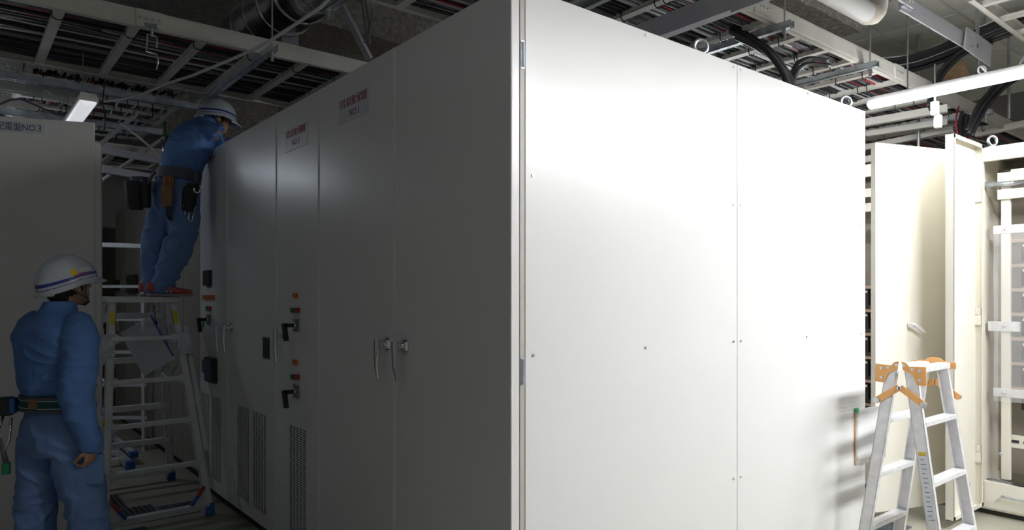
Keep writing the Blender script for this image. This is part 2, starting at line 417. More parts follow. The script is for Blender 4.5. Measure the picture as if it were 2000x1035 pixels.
# ---- cabinet C: double doors, open top (the man on the ladder reaches in)
C = thing('changeover_cabinet', (.7, 3.1, 0), 'off-white double-door cabinet beside the ladder, slotted vents, meter window and row of orange lamps', 'cabinet', 'centre cabinet row')
mb = MB(); mb.box((.04, 2.287, Z0), (D1-.004, 2.305, H-.012)); mb.box((.04, 3.90, Z0), (D1-.004, 3.937, H-.012)); mb.box((D1-.03, 2.3, Z0), (D1-.004, 3.9, H-.012)); mb.box((.04, 2.3, Z0), (D1-.03, 3.9, 1.9))
mb.build('body', 'paint', C)
MB().box((.05, 2.287, 0), (D1-.01, 3.937, Z0)).build('plinth', 'plinth', C)
y1a = LF(464, 800)[0]; y1b = LF(487, 800)[0]; y2a = LF(494, 800)[0]; y2b = LF(520, 800)[0]
dC1 = door(C, 2.284, 3.247, Z0, H, [(y1b, y1a, .17, .80, 5, 46), (y2b, y2a, .17, .80, 5, 46)])
y1a = LF(391, 780)[0]-.02; y1b = LF(409, 780)[0]; y2a = LF(413, 800)[0]; y2b = LF(432, 800)[0]
dC2 = door(C, 3.247, 3.94, Z0, H, [(y1b, y1a, .17, .80, 5, 46), (y2b, y2a, .17, .80, 5, 46)])
y, z = LF(438.5, 640); lever(dC2, y, z, L=.17)
y, z = LF(452.5, 640); lever(dC1, y, z, L=.17)
# flush black pull
ya = LF(514, 680)[0]; yb = LF(528.5, 680)[0]; za = LF(521, 657)[1]; zb = LF(521, 702)[1]
MB().box((-.004, yb, zb), (.001, ya, za)).build('flush_pull', 'chrome', dC1, bevel=.004)
MB().box((-.0055, yb+.006, zb+.008), (-.003, ya-.006, za-.008)).build('flush_pull_recess', 'black_plastic', dC1, bevel=.003)
face_box('meter', dC2, 'black_plastic', 401, 528, 413.5, 558, out=.02)
face_box('meter_base', dC2, 'cab_grey', 406, 557, 413, 562, out=.008)
for i in range(5): face_box('indicator_lamp', dC2, 'lamp_orange', 398.5+i*4.3, 576, 402+i*4.3, 585, out=.014, bevel=.001)
face_box('indicator_lamp', dC2, 'lamp_green', 404.5, 598, 408, 607, out=.012); face_box('indicator_lamp', dC2, 'lamp_red', 409, 598, 413, 607, out=.012)
y, z = LF(409, 624); rotary(dC2, y, z, s=1.1)
face_box('tag', dC2, 'lamp_green', 396, 627, 399, 640, out=.003)
face_box('instruction_card', dC2, 'plate', 414, 674, 423, 695, out=.002, bevel=0)
face_box('display_unit', dC2, 'black_plastic', 408, 698, 424.5, 746, out=.035, bevel=.004)
ya = LF(409, 700)[0]; 
o = face_box('display_glass', dC2, 'screen', 410, 701, 421, 742, out=.038)
face_box('relay_unit', dC2, 'cab_grey', 399, 702, 406, 728, out=.02)
yb, za = LF(421, 306); ya, _ = LF(402, 316)
text_mesh('非常 動力盤', .03, 'lettering', 'red_ink', dC2, frame((-.0012, (ya+yb)/2, 2.60), (0, -1, 0), (0, 0, 1)), .22)
# ---- rear half of the row (only its end panel shows)
Bk = thing('rear_cabinet', (2.06, 1.97, 0), 'rear cabinet of the row, white end panel with faint seam and the stepladder before it', 'cabinet', 'centre cabinet row')
MB().box((D1+.004, .004, Z0), (D2, 3.93, H-.012)).build('body', 'paint', Bk)
MB().box((D1+.01, .03, 0), (D2-.01, 3.9, Z0)).build('plinth', 'plinth', Bk)
MB().box((D1+.0015, 0, Z0), (D2, .004, H)).build('side_panel', 'paint', Bk, bevel=.0015)
for px, py in ((1446, 136), (1446, 401), (1446, 666), (1446, 931), (1578, 183), (1575, 658), (1681, 441), (1681, 652)):
    x, z = PF(px, py); panel_screw(Bk, x, z)
MB().box((D2-.03, -.003, 2.62), (D2-.022, .001, 2.655)).build('latch', 'zinc', Bk)
eye_bolt(Bk, PZ(1466, 130, H)[0]+.02, .18, s=1.1, ax=(1, .5, 0)); eye_bolt(Bk, 2.62, .06, s=1.15)
# ---- the same row goes on behind the ladder
def far_cab(y0, y1, label, seams):
    t = thing('shade_toned_cabinet', (.7, (y0+y1)/2, 0), label, 'cabinet', 'far cabinets of the left aisle')
    MB().box((.10, y0+.003, Z0), (1.4, y1-.003, 2.60)).build('body', 'taupe', t)  # taupe puts the far row's weaker light into its colour
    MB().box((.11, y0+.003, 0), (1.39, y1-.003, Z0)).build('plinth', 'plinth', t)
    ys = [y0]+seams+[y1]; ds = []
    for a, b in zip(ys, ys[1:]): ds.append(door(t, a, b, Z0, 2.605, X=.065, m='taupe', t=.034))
    return t, ds
t1, d1 = far_cab(3.96, 5.40, 'cabinet right behind the platform ladder, first of the far row, taupe standing for shade', [4.72])
t2, d2 = far_cab(5.40, 6.22, 'narrow far-row cabinet, shade put into its colour, seen between the ladder rungs', [])
t3, d3 = far_cab(6.22, 7.95, 'last far-row cabinet, shade put into its colour, with a black meter and levers', [7.22])
for px0, py0, px1, py1, dd in ((252, 537, 270, 572, d3[0]), (226, 547, 234, 567, d3[1])): face_box('meter', dd, 'black_plastic', px0, py0, px1, py1, X=.065, out=.03)
for px, py, dd in ((236, 622, d3[1]), (241, 622, d3[1]), (277, 624, d3[0]), (327, 640, d1[1]), (335, 640, d1[1])):
    y, z = LF(px, py, .065); lever(dd, y, z, X=.065, L=.14)
y, z = LF(290, 622, .065); rotary(d2[0], y, z, X=.065)
# ---- cabinets closing the aisle
for i, (x0, x1) in enumerate(((-3.0, -2.05), (-2.05, -1.1), (-1.1, -.15))):
    lb = ['dark cabinet closing the end of the left aisle, leftmost of three', 'dark cabinet closing the end of the left aisle, middle of three', 'dark cabinet closing the end of the left aisle, beside the far row'][i]
    t = thing('end_cabinet', ((x0+x1)/2, 8.37, 0), lb, 'cabinet', 'cabinets at the end of the left aisle')
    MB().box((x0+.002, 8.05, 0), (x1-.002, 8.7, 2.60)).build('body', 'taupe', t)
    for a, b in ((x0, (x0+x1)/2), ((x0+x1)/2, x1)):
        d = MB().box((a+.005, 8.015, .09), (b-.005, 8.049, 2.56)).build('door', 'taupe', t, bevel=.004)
        mb = MB(); mb.disc((b-.06, 8.015, 1.15), (0, -1, 0), .03, .015, 10); mb.bar((b-.06, 7.98, 1.16), (b-.06, 7.98, 1.02), .02, .02); mb.build('handle', 'chrome', d)
# ---- open cabinet door at the far left, with its cabinet outside the frame
dv = Vector((.942, -.335, 0)).normalized(); nv = Vector((dv.y, -dv.x, 0))          # along the door, towards the camera
pr = at(185, 241, 4.48); pr.z = 0; pl_ = pr-dv*.98
LC = thing('lighting_panel_cabinet', (-2.3, 4.1, 0), 'off-white cabinet at the far left whose open door carries a black lettered label', 'cabinet')
MB().box((-2.45, 3.62, 0), (-1.86, 4.55, 2.60)).build('body', 'paint', LC)
mb = MB(); mb.bar(pr-dv*.49+Vector((0, 0, 1.333+.04))-nv*.012, pr-dv*.49+Vector((0, 0, 1.333+.04))+nv*.012, .98, 2.586); 
ld = mb.build('door', 'paint', LC, bevel=.004)
mb = MB(); c = pr+dv*.012-nv*.03+Vector((0, 0, 1.31)); mb.bar(c-nv*.02, c+nv*.02, .042, 2.46); mb.build('door_return', 'paint', LC, bevel=.003)
cpt = at(-18, 252, 4.36); cpt = cpt+nv*.003
pts0 = pr+dv*(-.98+.05); 
s0 = (at(90, 252, 4.41)-pr).dot(dv); pz = 2.55
cl = pr+dv*(s0-.20)+nv*.0135; cl.z = 2.602
MB().bar(cl-nv*.001, cl+nv*.0015, .40, .068).build('label_plate', 'plate', ld)
text_mesh('電灯配電盤NO.3', .055, 'lettering', 'dark_ink', ld, frame(cl+nv*.002+dv*.018, dv, (0, 0, 1)), .33)

# ================================================================== OPEN CABINETS OF THE RIGHT AISLE
XR = 4.18
def open_cab(y0, y1, label, detail):
    t = thing('open_breaker_cabinet', (XR+.35, (y0+y1)/2, 0), label, 'cabinet', 'open cabinets of the right aisle')
    D = .72; h = 2.61
    mb = MB(); mb.box((XR, y0, .04), (XR+D, y0+.02, h)); mb.box((XR, y1-.02, .04), (XR+D, y1, h)); mb.box((XR+D-.02, y0, .04), (XR+D, y1, h))
    mb.box((XR, y0, h-.02), (XR+D, y1, h)); mb.box((XR, y0, .04), (XR+D, y1, .07)); mb.build('shell', 'cream', t)
    MB().box((XR+.03, y0+.02, 0), (XR+D, y1-.02, .04)).build('plinth', 'plinth', t)
    mb = MB(); mb.box((XR-.006, y0, .05), (XR+.03, y1, .24)); mb.build('bottom_rail', 'cream', t, bevel=.004)
    mb = MB(); mb.box((XR-.006, y0, h-.10), (XR+.03, y1, h)); mb.build('top_rail', 'cream', t, bevel=.004)
    for ya, yb in ((y0, y0+.05), (y1-.05, y1)): MB().box((XR-.004, ya, .24), (XR+.03, yb, h-.10)).build('front_post', 'cream', t, bevel=.004)
    # inner mounting frame
    for y in (y0+.12, y1-.145): MB().box((XR+.14, y-.028, .24), (XR+.17, y+.028, 2.42)).build('inner_post', 'cream', t, bevel=.003)
    MB().box((XR+.42, y0+.02, .24), (XR+.44, y1-.02, 2.5)).build('mounting_plate', 'taupe', t)
    for z in (2.40, 2.28): 
        o = MB().box((XR+.12, y0+.1, z-.035), (XR+.14, y1-.1, z+.035)).build('cross_member', 'cream', t, bevel=.002)
    return t
E1 = open_cab(-1.05, -.13, 'open cream breaker cabinet at the right edge, clear plastic sheet over its breakers', True)
E2 = open_cab(-.10, 1.15, 'open cabinet in the right aisle, seen in the slit beside the white end panel', False)
def breakers(t, y0, y1, zs):
    for z in zs:
        MB().box((XR+.34, y0, z+.065), (XR+.41, y1, z+.09)).build('busbar', 'busbar', t, bevel=.003)
        y = y1-.10
        while y > y0+.02:
            mb = MB(); mb.box((XR+.33, y-.085, z-.075), (XR+.42, y, z+.055)); mb.box((XR+.31, y-.06, z-.03), (XR+.33, y-.025, z+.02), 0); mb.box((XR+.325, y-.078, z+.03), (XR+.331, y-.008, z+.05), 1)
            mb.build('breaker', ['breaker', 'cream'], t); y -= .10
breakers(E1, -.95, -.22, (.80, .98, 1.16, 1.34, 1.52, 1.70, 1.88))
breakers(E2, .0, 1.05, (.55, .75, .95, 1.15, 1.35, 1.55))
for z in (.66, .72): pass
# slotted rail, cable clamp bars, latch bar in E1
mb = MB(); mb.box((XR+.18, -.95, .47), (XR+.19, -.25, .56))
for i in range(9): mb.box((XR+.176, -.30-i*.072, .505), (XR+.181, -.345-i*.072, .525), 1)
mb.build('slotted_rail', ['cream', 'dark'], E1)
MB().box((XR+.135, -.98, 2.00), (XR+.165, -.2, 2.06)).build('sheet_bar', 'alu_light', E1, bevel=.003)
MB().box((XR+.135, -.98, .83), (XR+.165, -.2, .89)).build('sheet_bar', 'alu_light', E1, bevel=.003)
MB().box((XR+.125, -.36, 1.30), (XR+.165, -.17, 1.37)).build('sheet_bar', 'alu_light', E1, bevel=.003)
for z in (2.03, 1.335, .86):
    MB().ball((XR+.13, -.27, z), .014).build('thumb_screw', 'chrome', E1, smooth=True)
MB().ball((XR+.135, -.245, .42), .012).build('bolt', 'galv', E1, smooth=True)
mb = MB(); mb.tube([(XR-.012, -.30, .15), (XR-.035, -.30, .155), (XR-.035, -.52, .155), (XR-.012, -.52, .15)], .008, 8); mb.build('pull_bar', 'zinc', E1, smooth=True)
mb = MB(); mb.tube([(XR+.02, -.2, .25), (XR+.0, -.24, .262), (XR+.01, -.33, .25), (XR-.0, -.42, .252)], .006, 6); mb.build('earth_wire', 'cab_grey', E1, smooth=True)
MB().ball((XR+.01, -.40, .25), .02, .06, .01).build('lock_tab', 'dark', E1, smooth=True)
mb = MB(); mb.tube([(XR+.1, -.16, 2.36), (XR+.12, -.32, 2.35), (XR+.14, -.6, 2.38)], .018, 8); mb.build('conduit', 'galv', E1, smooth=True)
MB().box((XR+.05, -1.0, 2.36), (XR+.075, -.33, 2.44)).build('wire_duct', 'cream', E1, bevel=.004)
# clear plastic sheet with vertical creases
mb = MB(); NY, NZ = 26, 30; V = []
for j in range(NZ+1):
    for i in range(NY+1):
        y = -.21-.72*i/NY; z = .80+1.25*j/NZ
        V.append((XR+.115+.018*noise.noise(Vector((y*9, z*1.3, 3)))+.01*noise.noise(Vector((y*25, z*4, 1))), y, z))
mb.quadset(V, [(j*(NY+1)+i, j*(NY+1)+i+1, (j+1)*(NY+1)+i+1, (j+1)*(NY+1)+i) for j in range(NZ) for i in range(NY)])
o = mb.build('plastic_sheet', 'vinyl', smooth=True); tag(o, 'clear plastic sheet hanging over the breakers of the open cabinet', 'plastic sheet')
# doors of the right aisle: dish-shaped, seen from inside / outside
def leaf(parent, hinge, end, z0, z1, t, inner, name='door', lip=.028):
    h = Vector((*hinge, 0)); e = Vector((*end, 0)); d = (e-h); L = d.length; d.normalize(); n = Vector((-d.y, d.x, 0))*inner     # n points to the inner side
    mb = MB(); zm = Vector((0, 0, (z0+z1)/2)); hh = z1-z0
    mb.bar(h+zm+d*L/2-n*.002, h+zm+d*L/2+n*.002, L, hh)
    for a in (0, L): mb.bar(h+d*(a if a else .0)+d*(.002 if not a else -.002)+zm, h+d*(a if a else .0)+d*(.002 if not a else -.002)+zm+n*t, .004, hh)
    for z in (z0+.002, z1-.002): mb.bar(h+Vector((0, 0, z))+n*t/2, e+Vector((0, 0, z))+n*t/2, t, .004)
    for a in (lip/2, L-lip/2): mb.bar(h+d*a+zm+n*(t-.002), h+d*a+zm+n*t, lip, hh)
    for z in (z0+lip/2, z1-lip/2): mb.bar(h+Vector((0, 0, z))+n*(t-.001), e+Vector((0, 0, z))+n*(t-.001), .002, lip)
    o = mb.build(name, 'cream', parent)
    return o, h, d, n, L
o1, h1, dd1, n1, L1 = leaf(E1, (XR-.012, -.135), (3.61, -.135), .06, 2.63, .05, 1)
# lock rod and rod guides on the inner side of the first door
q = h1+dd1*(L1-.05)+n1*.02
MB().tube([q+Vector((0, 0, .12)), q+Vector((0, 0, 2.5))], .005, 6).build('lock_rod', 'alu_light', o1)
for z in (2.44, 1.32): MB().bar(q+Vector((0, 0, z))-dd1*.03, q+Vector((0, 0, z))+dd1*.03, .012, .01).build('rod_guide', 'cream_dark', o1)
for z in (2.30, 1.42, .44):
    mb = MB(); c = Vector((XR-.012, -.142, z)); mb.box((c.x-.02, c.y-.035, z-.075), (c.x+.004, c.y+.01, z-.005)); mb.box((c.x-.014, c.y-.025, z+.0), (c.x+.004, c.y+.005, z+.05)); mb.tube([(c.x-.008, c.y-.02, z-.075), (c.x-.008, c.y-.02, z+.05)], .012, 8); mb.build('hinge', 'cream', E1, bevel=.003)
MB().bar(h1+dd1*.02-n1*.01+Vector((0, 0, .1)), h1+dd1*.02-n1*.01+Vector((0, 0, 2.55)), .018, .018).build('hinge_rod', 'cream', o1)
mb = MB(); c = h1+dd1*.18-n1*.006; mb.box((c.x-.02, c.y-.02, .21), (c.x+.03, c.y, .225)); mb.ball((c.x, c.y-.012, .235), .018); mb.build('door_stop', 'galv', o1)
MB().bar(h1+dd1*.29-n1*.004+Vector((0, 0, .93)), h1+dd1*.19-n1*.004+Vector((0, 0, .93)), .006, .03).build('clip', 'cream_dark', o1)
MB().bar(h1+dd1*.30-n1*.004+Vector((0, 0, .62)), h1+dd1*.27-n1*.004+Vector((0, 0, .62)), .006, .12).build('lock_plate', 'galv', o1)
o2, h2, dd2, n2, L2 = leaf(E2, (XR-.015, -.075), (3.36, .21), .075, 2.60, .035, -1)
c = h2+dd2*(L2-.3)+n2*(-.006); mb = MB(); mb.bar(c+Vector((0, 0, 1.35)), c-n2*.045+Vector((0, 0, 1.35)), .03, .03); mb.bar(c-n2*.045+Vector((0, 0, 1.36))+dd2*.01, c-n2*.045+Vector((0, 0, 1.30))-dd2*.09, .022, .02); mb.build('handle', 'alu_light', o2, bevel=.004)
eye_bolt(E1, XR+.05, -.22, 2.61, 1.2); eye_bolt(E2, XR+.05, .0, 2.61, 1.2)

# ================================================================== LAMPS
def tube_mat(name, strength, col=(.975, .985, 1)): return mat(name, col, .4, emit=strength)
tube_mat('tube_right', RIGHT_TUBE); tube_mat('hood_fill', HOOD_FILL); tube_mat('hood_fill_low', HOOD_FILL*.6); tube_mat('far_fill', 20, (.8, .89, 1)); tube_mat('left_fill', LEFT_FILL, (.86, .92, 1)); tube_mat('tube_dim', .6, (.95, .97, 1))
def batten(label, p, q, tm, width=.10, rods=True, group=None, hood=False, z_top=4.449, h=.05):
    p = Vector(p); q = Vector(q); d = (q-p).normalized(); u = d.cross(Vector((0, 0, 1))); c = (p+q)/2
    t = thing('batten_lamp', (c.x, c.y, c.z), label, 'lamp', group)
    mb = MB()
    up = Vector((0, 0, 1))
    mb.loft([(p+up*.02, u*1, up*1), (q+up*.02, u*1, up*1)], 4) if False else None
    wb = width/2 if hood or tm == 'tube_dim' else width*.33
    prof = [(-wb, 0), (wb, 0), (wb*.75, h), (-wb*.75, h)]
    mb.prism([p+u*a+up*b for a, b in prof], q-p, 1)
    mb.build('housing', 'lamp_white', t, bevel=.003)
    if hood:
        mb = MB(); h = .06
        for k in (-1, 1): mb.prism([p+u*k*width/2+up*.0, p+u*k*(width/2+.06)-up*.075, p+u*k*(width/2+.062)-up*.072, p+u*k*width/2+up*.004], q-p, 1)
        for e in (p, q): mb.prism([e-u*width/2, e+u*width/2, e+u*(width/2+.06)-up*.075, e-u*(width/2+.06)-up*.075], d, .002)
        mb.build('reflector', 'lamp_white', t)
    r = width*.36; n = 10; rings = []
    for i, (e, k) in enumerate(((p+d*.004, .92), (p+d*.012, 1), (q-d*.012, 1), (q-d*.004, .92))): rings.append((e-up*.006, u*r*k*1.15, up*(.012 if hood else r*.62)*k))
    if hood:
        for a in (-.19, 0, .19): MB().tube([p+u*a-up*.04+d*.03, q+u*a-up*.04-d*.03], .021, 12).build('tube', tm, t, auto=40)
    else: MB().loft(rings, 16).build('tube_cover', tm, t, smooth=False, auto=40)
    for e, s in ((p, 1), (q, -1)):
        MB().prism([e+u*a*1.02+up*b for a, b in prof], -d*s, .006).build('end_cap', 'lamp_white', t)
    if rods:
        for f in (.2, .8):
            b = p+(q-p)*f+up*h; MB().tube([b, Vector((b.x, b.y, z_top))], .005, 6).build('threaded_rod', 'zinc', t)
    return t
batten('lit white tube lamp hanging over the right aisle by the end panel', (3.5, .31, 2.90), (3.5, -.95, 2.90), 'tube_right', .10)
batten('added unseen tube lamp behind the white end panel, brightening the right ceiling', (3.5, 1.2, 2.90), (3.5, 2.45, 2.90), 'tube_right', .10)  # unseen extra lamp, added to lift the right ceiling and the slit
for i, (x0, lb) in enumerate(((1.25, 'nearest the corner'), (2.6, 'in the middle'), (3.95, 'farthest right'))):
    batten('added hooded fill lamp for the side panel, outside the view, ' + lb, (x0, -3.0, 3.2), (x0+1.2, -3.0, 3.2), 'hood_fill' if i == 0 else 'hood_fill_low', .60, hood=True, rods=True, z_top=4.449, group='added fill lamps for the side panel')  # out-of-view fill lamps, added only to brighten the side panel
batten('slim white ceiling lamp above the labelled door at the left', (-.86, 3.24, 2.80), (-.86, 4.45, 2.80), 'tube_dim', .114)
batten('added unseen fill lamp behind the labelled door, lighting the ladder and far aisle', (-1.0, 5.3, 2.84), (-2.2, 5.3, 2.84), 'far_fill', .114)  # hidden extra lamp, added to light the far aisle and ladder
batten('added fill lamp above the view, brightening the front of the left aisle', (-1.75, -1.2, 3.05), (-1.75, .05, 3.05), 'left_fill', .114)  # out-of-view extra lamp, added to brighten the left side

# ================================================================== CABLE TRAYS AND CABLES
def hook_tie(mb, c, along, w, drop=.02, mi=0):
    along = Vector(along); pts = [Vector(c)+along*(w*math.cos(a))+Vector((0, 0, -drop*math.sin(a)-.002)) for a in [math.pi*i/6 for i in range(7)]]
    mb.tube([Vector(c)+along*w+Vector((0, 0, .06))]+pts+[Vector(c)-along*w+Vector((0, 0, .06))], .0035, 5, mi)
def cable_tray(label, y0, y1, x0, x1, z, rungs, m='tray', ties=0, axis='x', joints=()):
    """ladder tray; runs along x (or along y), rungs across"""
    t = thing('cable_tray', ((x0+x1)/2, (y0+y1)/2, z), label, 'cable tray', 'overhead cable trays')
    sw = (lambda p: p) if axis == 'x' else (lambda p: (p[1], p[0], p[2]))
    for y, s in ((y0, 1), (y1, -1)):
        mb = MB()
        mb.box(sw((x0, y-.003, z)), sw((x1, y+.003, z+.105))); mb.box(sw((x0, y, z)), sw((x1, y+s*.035, z+.004))); mb.box(sw((x0, y, z+.101)), sw((x1, y+s*.028, z+.105)))
        mb.box(sw((x0, y-s*.006, z+.012)), sw((x1, y, z+.026))); mb.box(sw((x0, y-s*.005, z+.088)), sw((x1, y, z+.097)))
        mb.build('side_rail', m, t)
        for j in joints:
            o = MB().box(sw((j-.075, y-s*.012, z+.004)), sw((j+.075, y-s*.003, z+.106))); o.build('joint_plate', m, t, bevel=.002)
            for k in range(4):
                b = MB(); b.ball(sw((j-.055+k*.036, y-s*.013, z+.055)), .0075, n=8, m=5); b.build('bolt', 'zinc', t)
    for r in rungs:
        o = MB().chan(sw((r, y0+.004, z+.018)), sw((r, y1-.004, z+.018)), .055, .028, .004, 0).build('rung', m, t)
        for k in range(ties):
            yy = y0+.12+(y1-y0-.2)*((k*.37+R.random()*.15) % 1)
            tb = MB(); hook_tie(tb, sw((r, yy, z+.004)), (1, 0, 0) if axis == 'x' else (0, 1, 0), .03); tb.build('cable_tie', 'tie', t)
    return t
def cable_bed(label, y0, y1, x0, x1, z, n, axis='x', layers=2, redp=.10, whitep=.10, seed=1):
    rr = random.Random(seed); mb = MB(); N = max(8, int((x1-x0)/.25))
    for i in range(n):
        lay = i % layers; yb = y0+.05+(y1-y0-.1)*rr.random(); r = rr.choice((.006, .007, .009, .011)); zb = z+.022+r+lay*.018+rr.random()*.012
        c = rr.random(); mi = 2 if c < redp else 3 if c < redp+whitep else 1 if c < redp+whitep+.22 else 0
        ph = rr.random()*50; pts = []
        for k in range(N+1):
            x = x0+(x1-x0)*k/N; y = yb+.035*noise.noise(Vector((x*.9, ph, yb*3)))+.02*noise.noise(Vector((x*2.3, ph, 7)))
            y = min(max(y, y0+.02), y1-.02)
            p = (x, y, zb+.012*noise.noise(Vector((x*1.5, ph, 0))))
            pts.append(p if axis == 'x' else (p[1], p[0], p[2]))
        mb.tube(pts, r, 5, mi, cap=False)
    o = mb.build('power_cables', ['cab_black', 'cab_grey', 'cab_red', 'cab_white'], smooth=True)
    return tag(o, label, 'cables', None, 'stuff')
ZT = 3.15
cable_tray('wide ladder cable tray crossing over the platform ladder in the left aisle', 2.68, 3.89, -4.2, 2.4, ZT, [-3.96, -3.6, -3.24, -2.88, -2.52, -2.16, -1.8, -1.44, -1.07, -.69, -.31, .03, .36, .70, 1.06, 1.42], ties=1, joints=(-.62,))
cable_bed('bed of black, grey and dark red cables lying in the tray above the left aisle', 2.70, 3.87, -4.2, 2.4, ZT, 170, seed=3, layers=3, redp=.07, whitep=.08)
cable_tray('wide ladder cable tray running over the corner cabinet towards the right aisle', .28, 1.5, -.35, 7.4, ZT, [.03, .39, .75, 1.11, 1.47, 1.83, 2.19, 2.55, 2.91, 3.27, 3.63, 3.99, 4.35, 4.71, 5.07, 5.43, 5.79, 6.15], ties=4, joints=(2.06, 3.9))
cable_bed('bed of black cables with red and white ones in the tray above the big side panel', .30, 1.48, -.35, 7.4, ZT, 190, seed=5, layers=3, redp=.13, whitep=.14)
cable_tray('ladder cable tray running along the left aisle above the far cabinets', -1.15, -.05, 4.12, 6.1, ZT-.02, [4.2, 4.5, 4.8, 5.1, 5.4, 5.7, 6.0], ties=9, axis='y')
cable_bed('bed of dark cables in the tray along the left aisle', -1.13, -.07, 4.12, 6.1, ZT-.02, 110, axis='y', seed=8, redp=.14, whitep=.08)
cable_tray('dark cable tray far back across the left aisle', 5.75, 6.5, -3.5, 1.2, 2.93, [-3+.45*i for i in range(9)], ties=0)
cable_bed('dark cables in the tray far back in the left aisle', 5.77, 6.48, -3.5, 1.2, 2.93, 40, seed=9, redp=.03, whitep=.1)
cable_tray('small cable tray along the far cabinet row of the right aisle', 1.9, 2.6, 2.85, 6.6, 2.95, [3+.32*i for i in range(11)], ties=2)
cable_bed('cables in the small far tray of the right aisle', 1.92, 2.58, 2.85, 6.6, 2.95, 60, seed=10)
cable_tray('pale cable tray high up in the upper right corner', -.95, -.2, 3.82, 7.4, 3.55, [4.0+.4*i for i in range(8)])
# tray hangers: channel under the tray on two threaded rods
def hanger(X, ya, yb, z, label, ends=(1, 1), m='galv'):
    t = thing('tray_hanger', (X, (ya+yb)/2, z), label, 'hanger', 'tray hangers')
    MB().chan((X, ya, z), (X, yb, z), .041, .041, .003).build('channel', m, t)
    for y, on in zip((ya+.05, yb-.05), ends):
        if not on: continue
        MB().tube([(X, y, z-.075), (X, y, 4.45)], .006, 8).build('threaded_rod', 'zinc', t)
        mb = MB(); mb.box((X-.022, y-.022, z-.026), (X+.022, y+.022, z-.0205)); mb.disc((X, y, z-.045), (0, 0, 1), .014, .019, 6); mb.disc((X, y, z-.078), (0, 0, 1), .0095, .034, 10); mb.build('nut', 'zinc', t)
        MB().box((X-.026, y-.03, z-.021), (X+.026, y+.03, z+.03)).build('bracket', m, t, bevel=.002) if False else None
    return t
hanger(.045, 2.43, 4.13, 3.125, 'galvanised hanger under the left tray, its end above the man on the ladder')
hanger(-2.2, 2.43, 4.13, 3.125, 'galvanised hanger under the left tray near the left frame edge')
hanger(.05, .18, 1.70, 3.125, 'galvanised hanger above the corner cabinet, its bolt seen against the dark ceiling')
hanger(1.13, .18, 1.70, 3.125, 'galvanised hanger over the big side panel, first from the corner')
hanger(2.23, .18, 1.70, 3.125, 'galvanised hanger above the seam of the end panel')
hanger(3.33, .18, 1.70, 3.125, 'galvanised hanger right above the far end of the white end panel')
hanger(5.25, .08, 1.70, 3.10, 'galvanised hanger beyond the lit lamp in the right aisle')
def channel(name, label, p, q, w, h, m, cat='steel channel', up=(0, 0, 1), grp=None):
    return tag(MB().chan(p, q, w, h, .004, 0, up).build(name, m), label, cat, grp)
channel('strut_channel', 'galvanised strut channel running below the left tray towards the ladder', (-4.2, 4.0, 3.085), (.10, 4.07, 3.085), .05, .05, 'galv', up=(0, 0, -1))
channel('strut_channel', 'galvanised strut channel at the far side of the tied cables in the left aisle', (-3.4, 5.22, 3.09), (.0, 5.22, 3.09), .05, .05, 'galv', up=(0, 0, -1))
channel('strut_channel', 'pale strut channel just above the labelled door', (-4.2, 4.75, 3.06), (-1.0, 4.75, 3.06), .06, .06, 'tray', up=(0, 0, -1))
channel('strut_channel', 'shaded strut channel behind the lamp over the labelled door', (-4.2, 4.38, 3.10), (-.75, 4.42, 3.10), .07, .07, 'tray', up=(0, 0, -1))
for i, (a, b) in enumerate((((195, 292), (350, 320)), ((200, 330), (300, 348)))): 
    p = at(*a, 6.6); q = at(*b, 7.0); tag(MB().bar(p, q, .05, .07).build('steel_bar', 'steel_paint'), ['dark steel bar in the far ceiling of the left aisle, upper one', 'dark steel bar in the far ceiling of the left aisle, lower one'][i], 'steel bar')
for i, (a, b, d) in enumerate((((195, 355), (322, 268), 6.7), ((190, 287), (268, 222), 5.9), ((236, 240), (318, 306), 5.4), ((668, 12), (722, 116), 4.6), ((560, 128), (600, 150), 5.2))):
    p = at(*a, d); q = at(*b, d+.15)
    lab = ['long diagonal brace in the dark end of the left aisle', 'short diagonal brace over the labelled door edge', 'thin pale brace rod slanting down to the man on the ladder', 'slanting flat brace in the dark ceiling above the corner cabinet', 'short brace behind the left tray'][i]
    w = [.05, .07, .018, .055, .05][i]
    tag((MB().tube([p, q], w/2, 8) if i == 2 else MB().bar(p, q, w, w*.4)).build('brace', 'alu_light' if i == 2 else 'steel_paint'), lab, 'brace', 'ceiling braces')
tag(MB().box((.30, 3.0, 3.30), (.43, 3.12, 3.9)).build('duct_stub', 'steel_paint', bevel=.005), 'square grey post standing above the left tray', 'post')
tag(MB().tube([(.33, 1.9, 3.62), (.30, 2.6, 3.60), (.28, 3.3, 3.60), (.28, 3.72, 3.6)], .20, 24).build('foil_duct', 'foil', smooth=True), 'round foil-wrapped duct above the left tray', 'duct')
d_ = bpy.data.objects['foil_duct']
for k in range(6):
    MB().torus((.305-.004*k, 2.1+k*.27, 3.603), (0, 1, 0), .205, .006, 26, 6).build('wire_ring', 'chrome', d_)
tag(MB().tube([at(203, 198, 4.6), at(235, 195, 4.6), at(280, 183, 4.4), at(327, 163, 4.2), at(377, 147, 4.0), at(440, 121, 3.85), at(500, 95, 3.7), at(533, 76, 3.6), at(585, 42, 3.5), at(626, 14, 3.4), at(660, -20, 3.3)], .0085, 8).build('grey_cable', 'cab_white', smooth=True), 'thin grey cable swinging across the left ceiling', 'cable')
tag(MB().tube([at(-10, 208, 4.9), at(20, 195, 4.9), at(40, 193, 4.9), at(75, 208, 4.9), at(105, 222, 4.9), at(126, 226, 4.9)], .008, 8).build('grey_cable', 'cab_grey', smooth=True), 'drooping grey cable above the labelled door', 'cable')
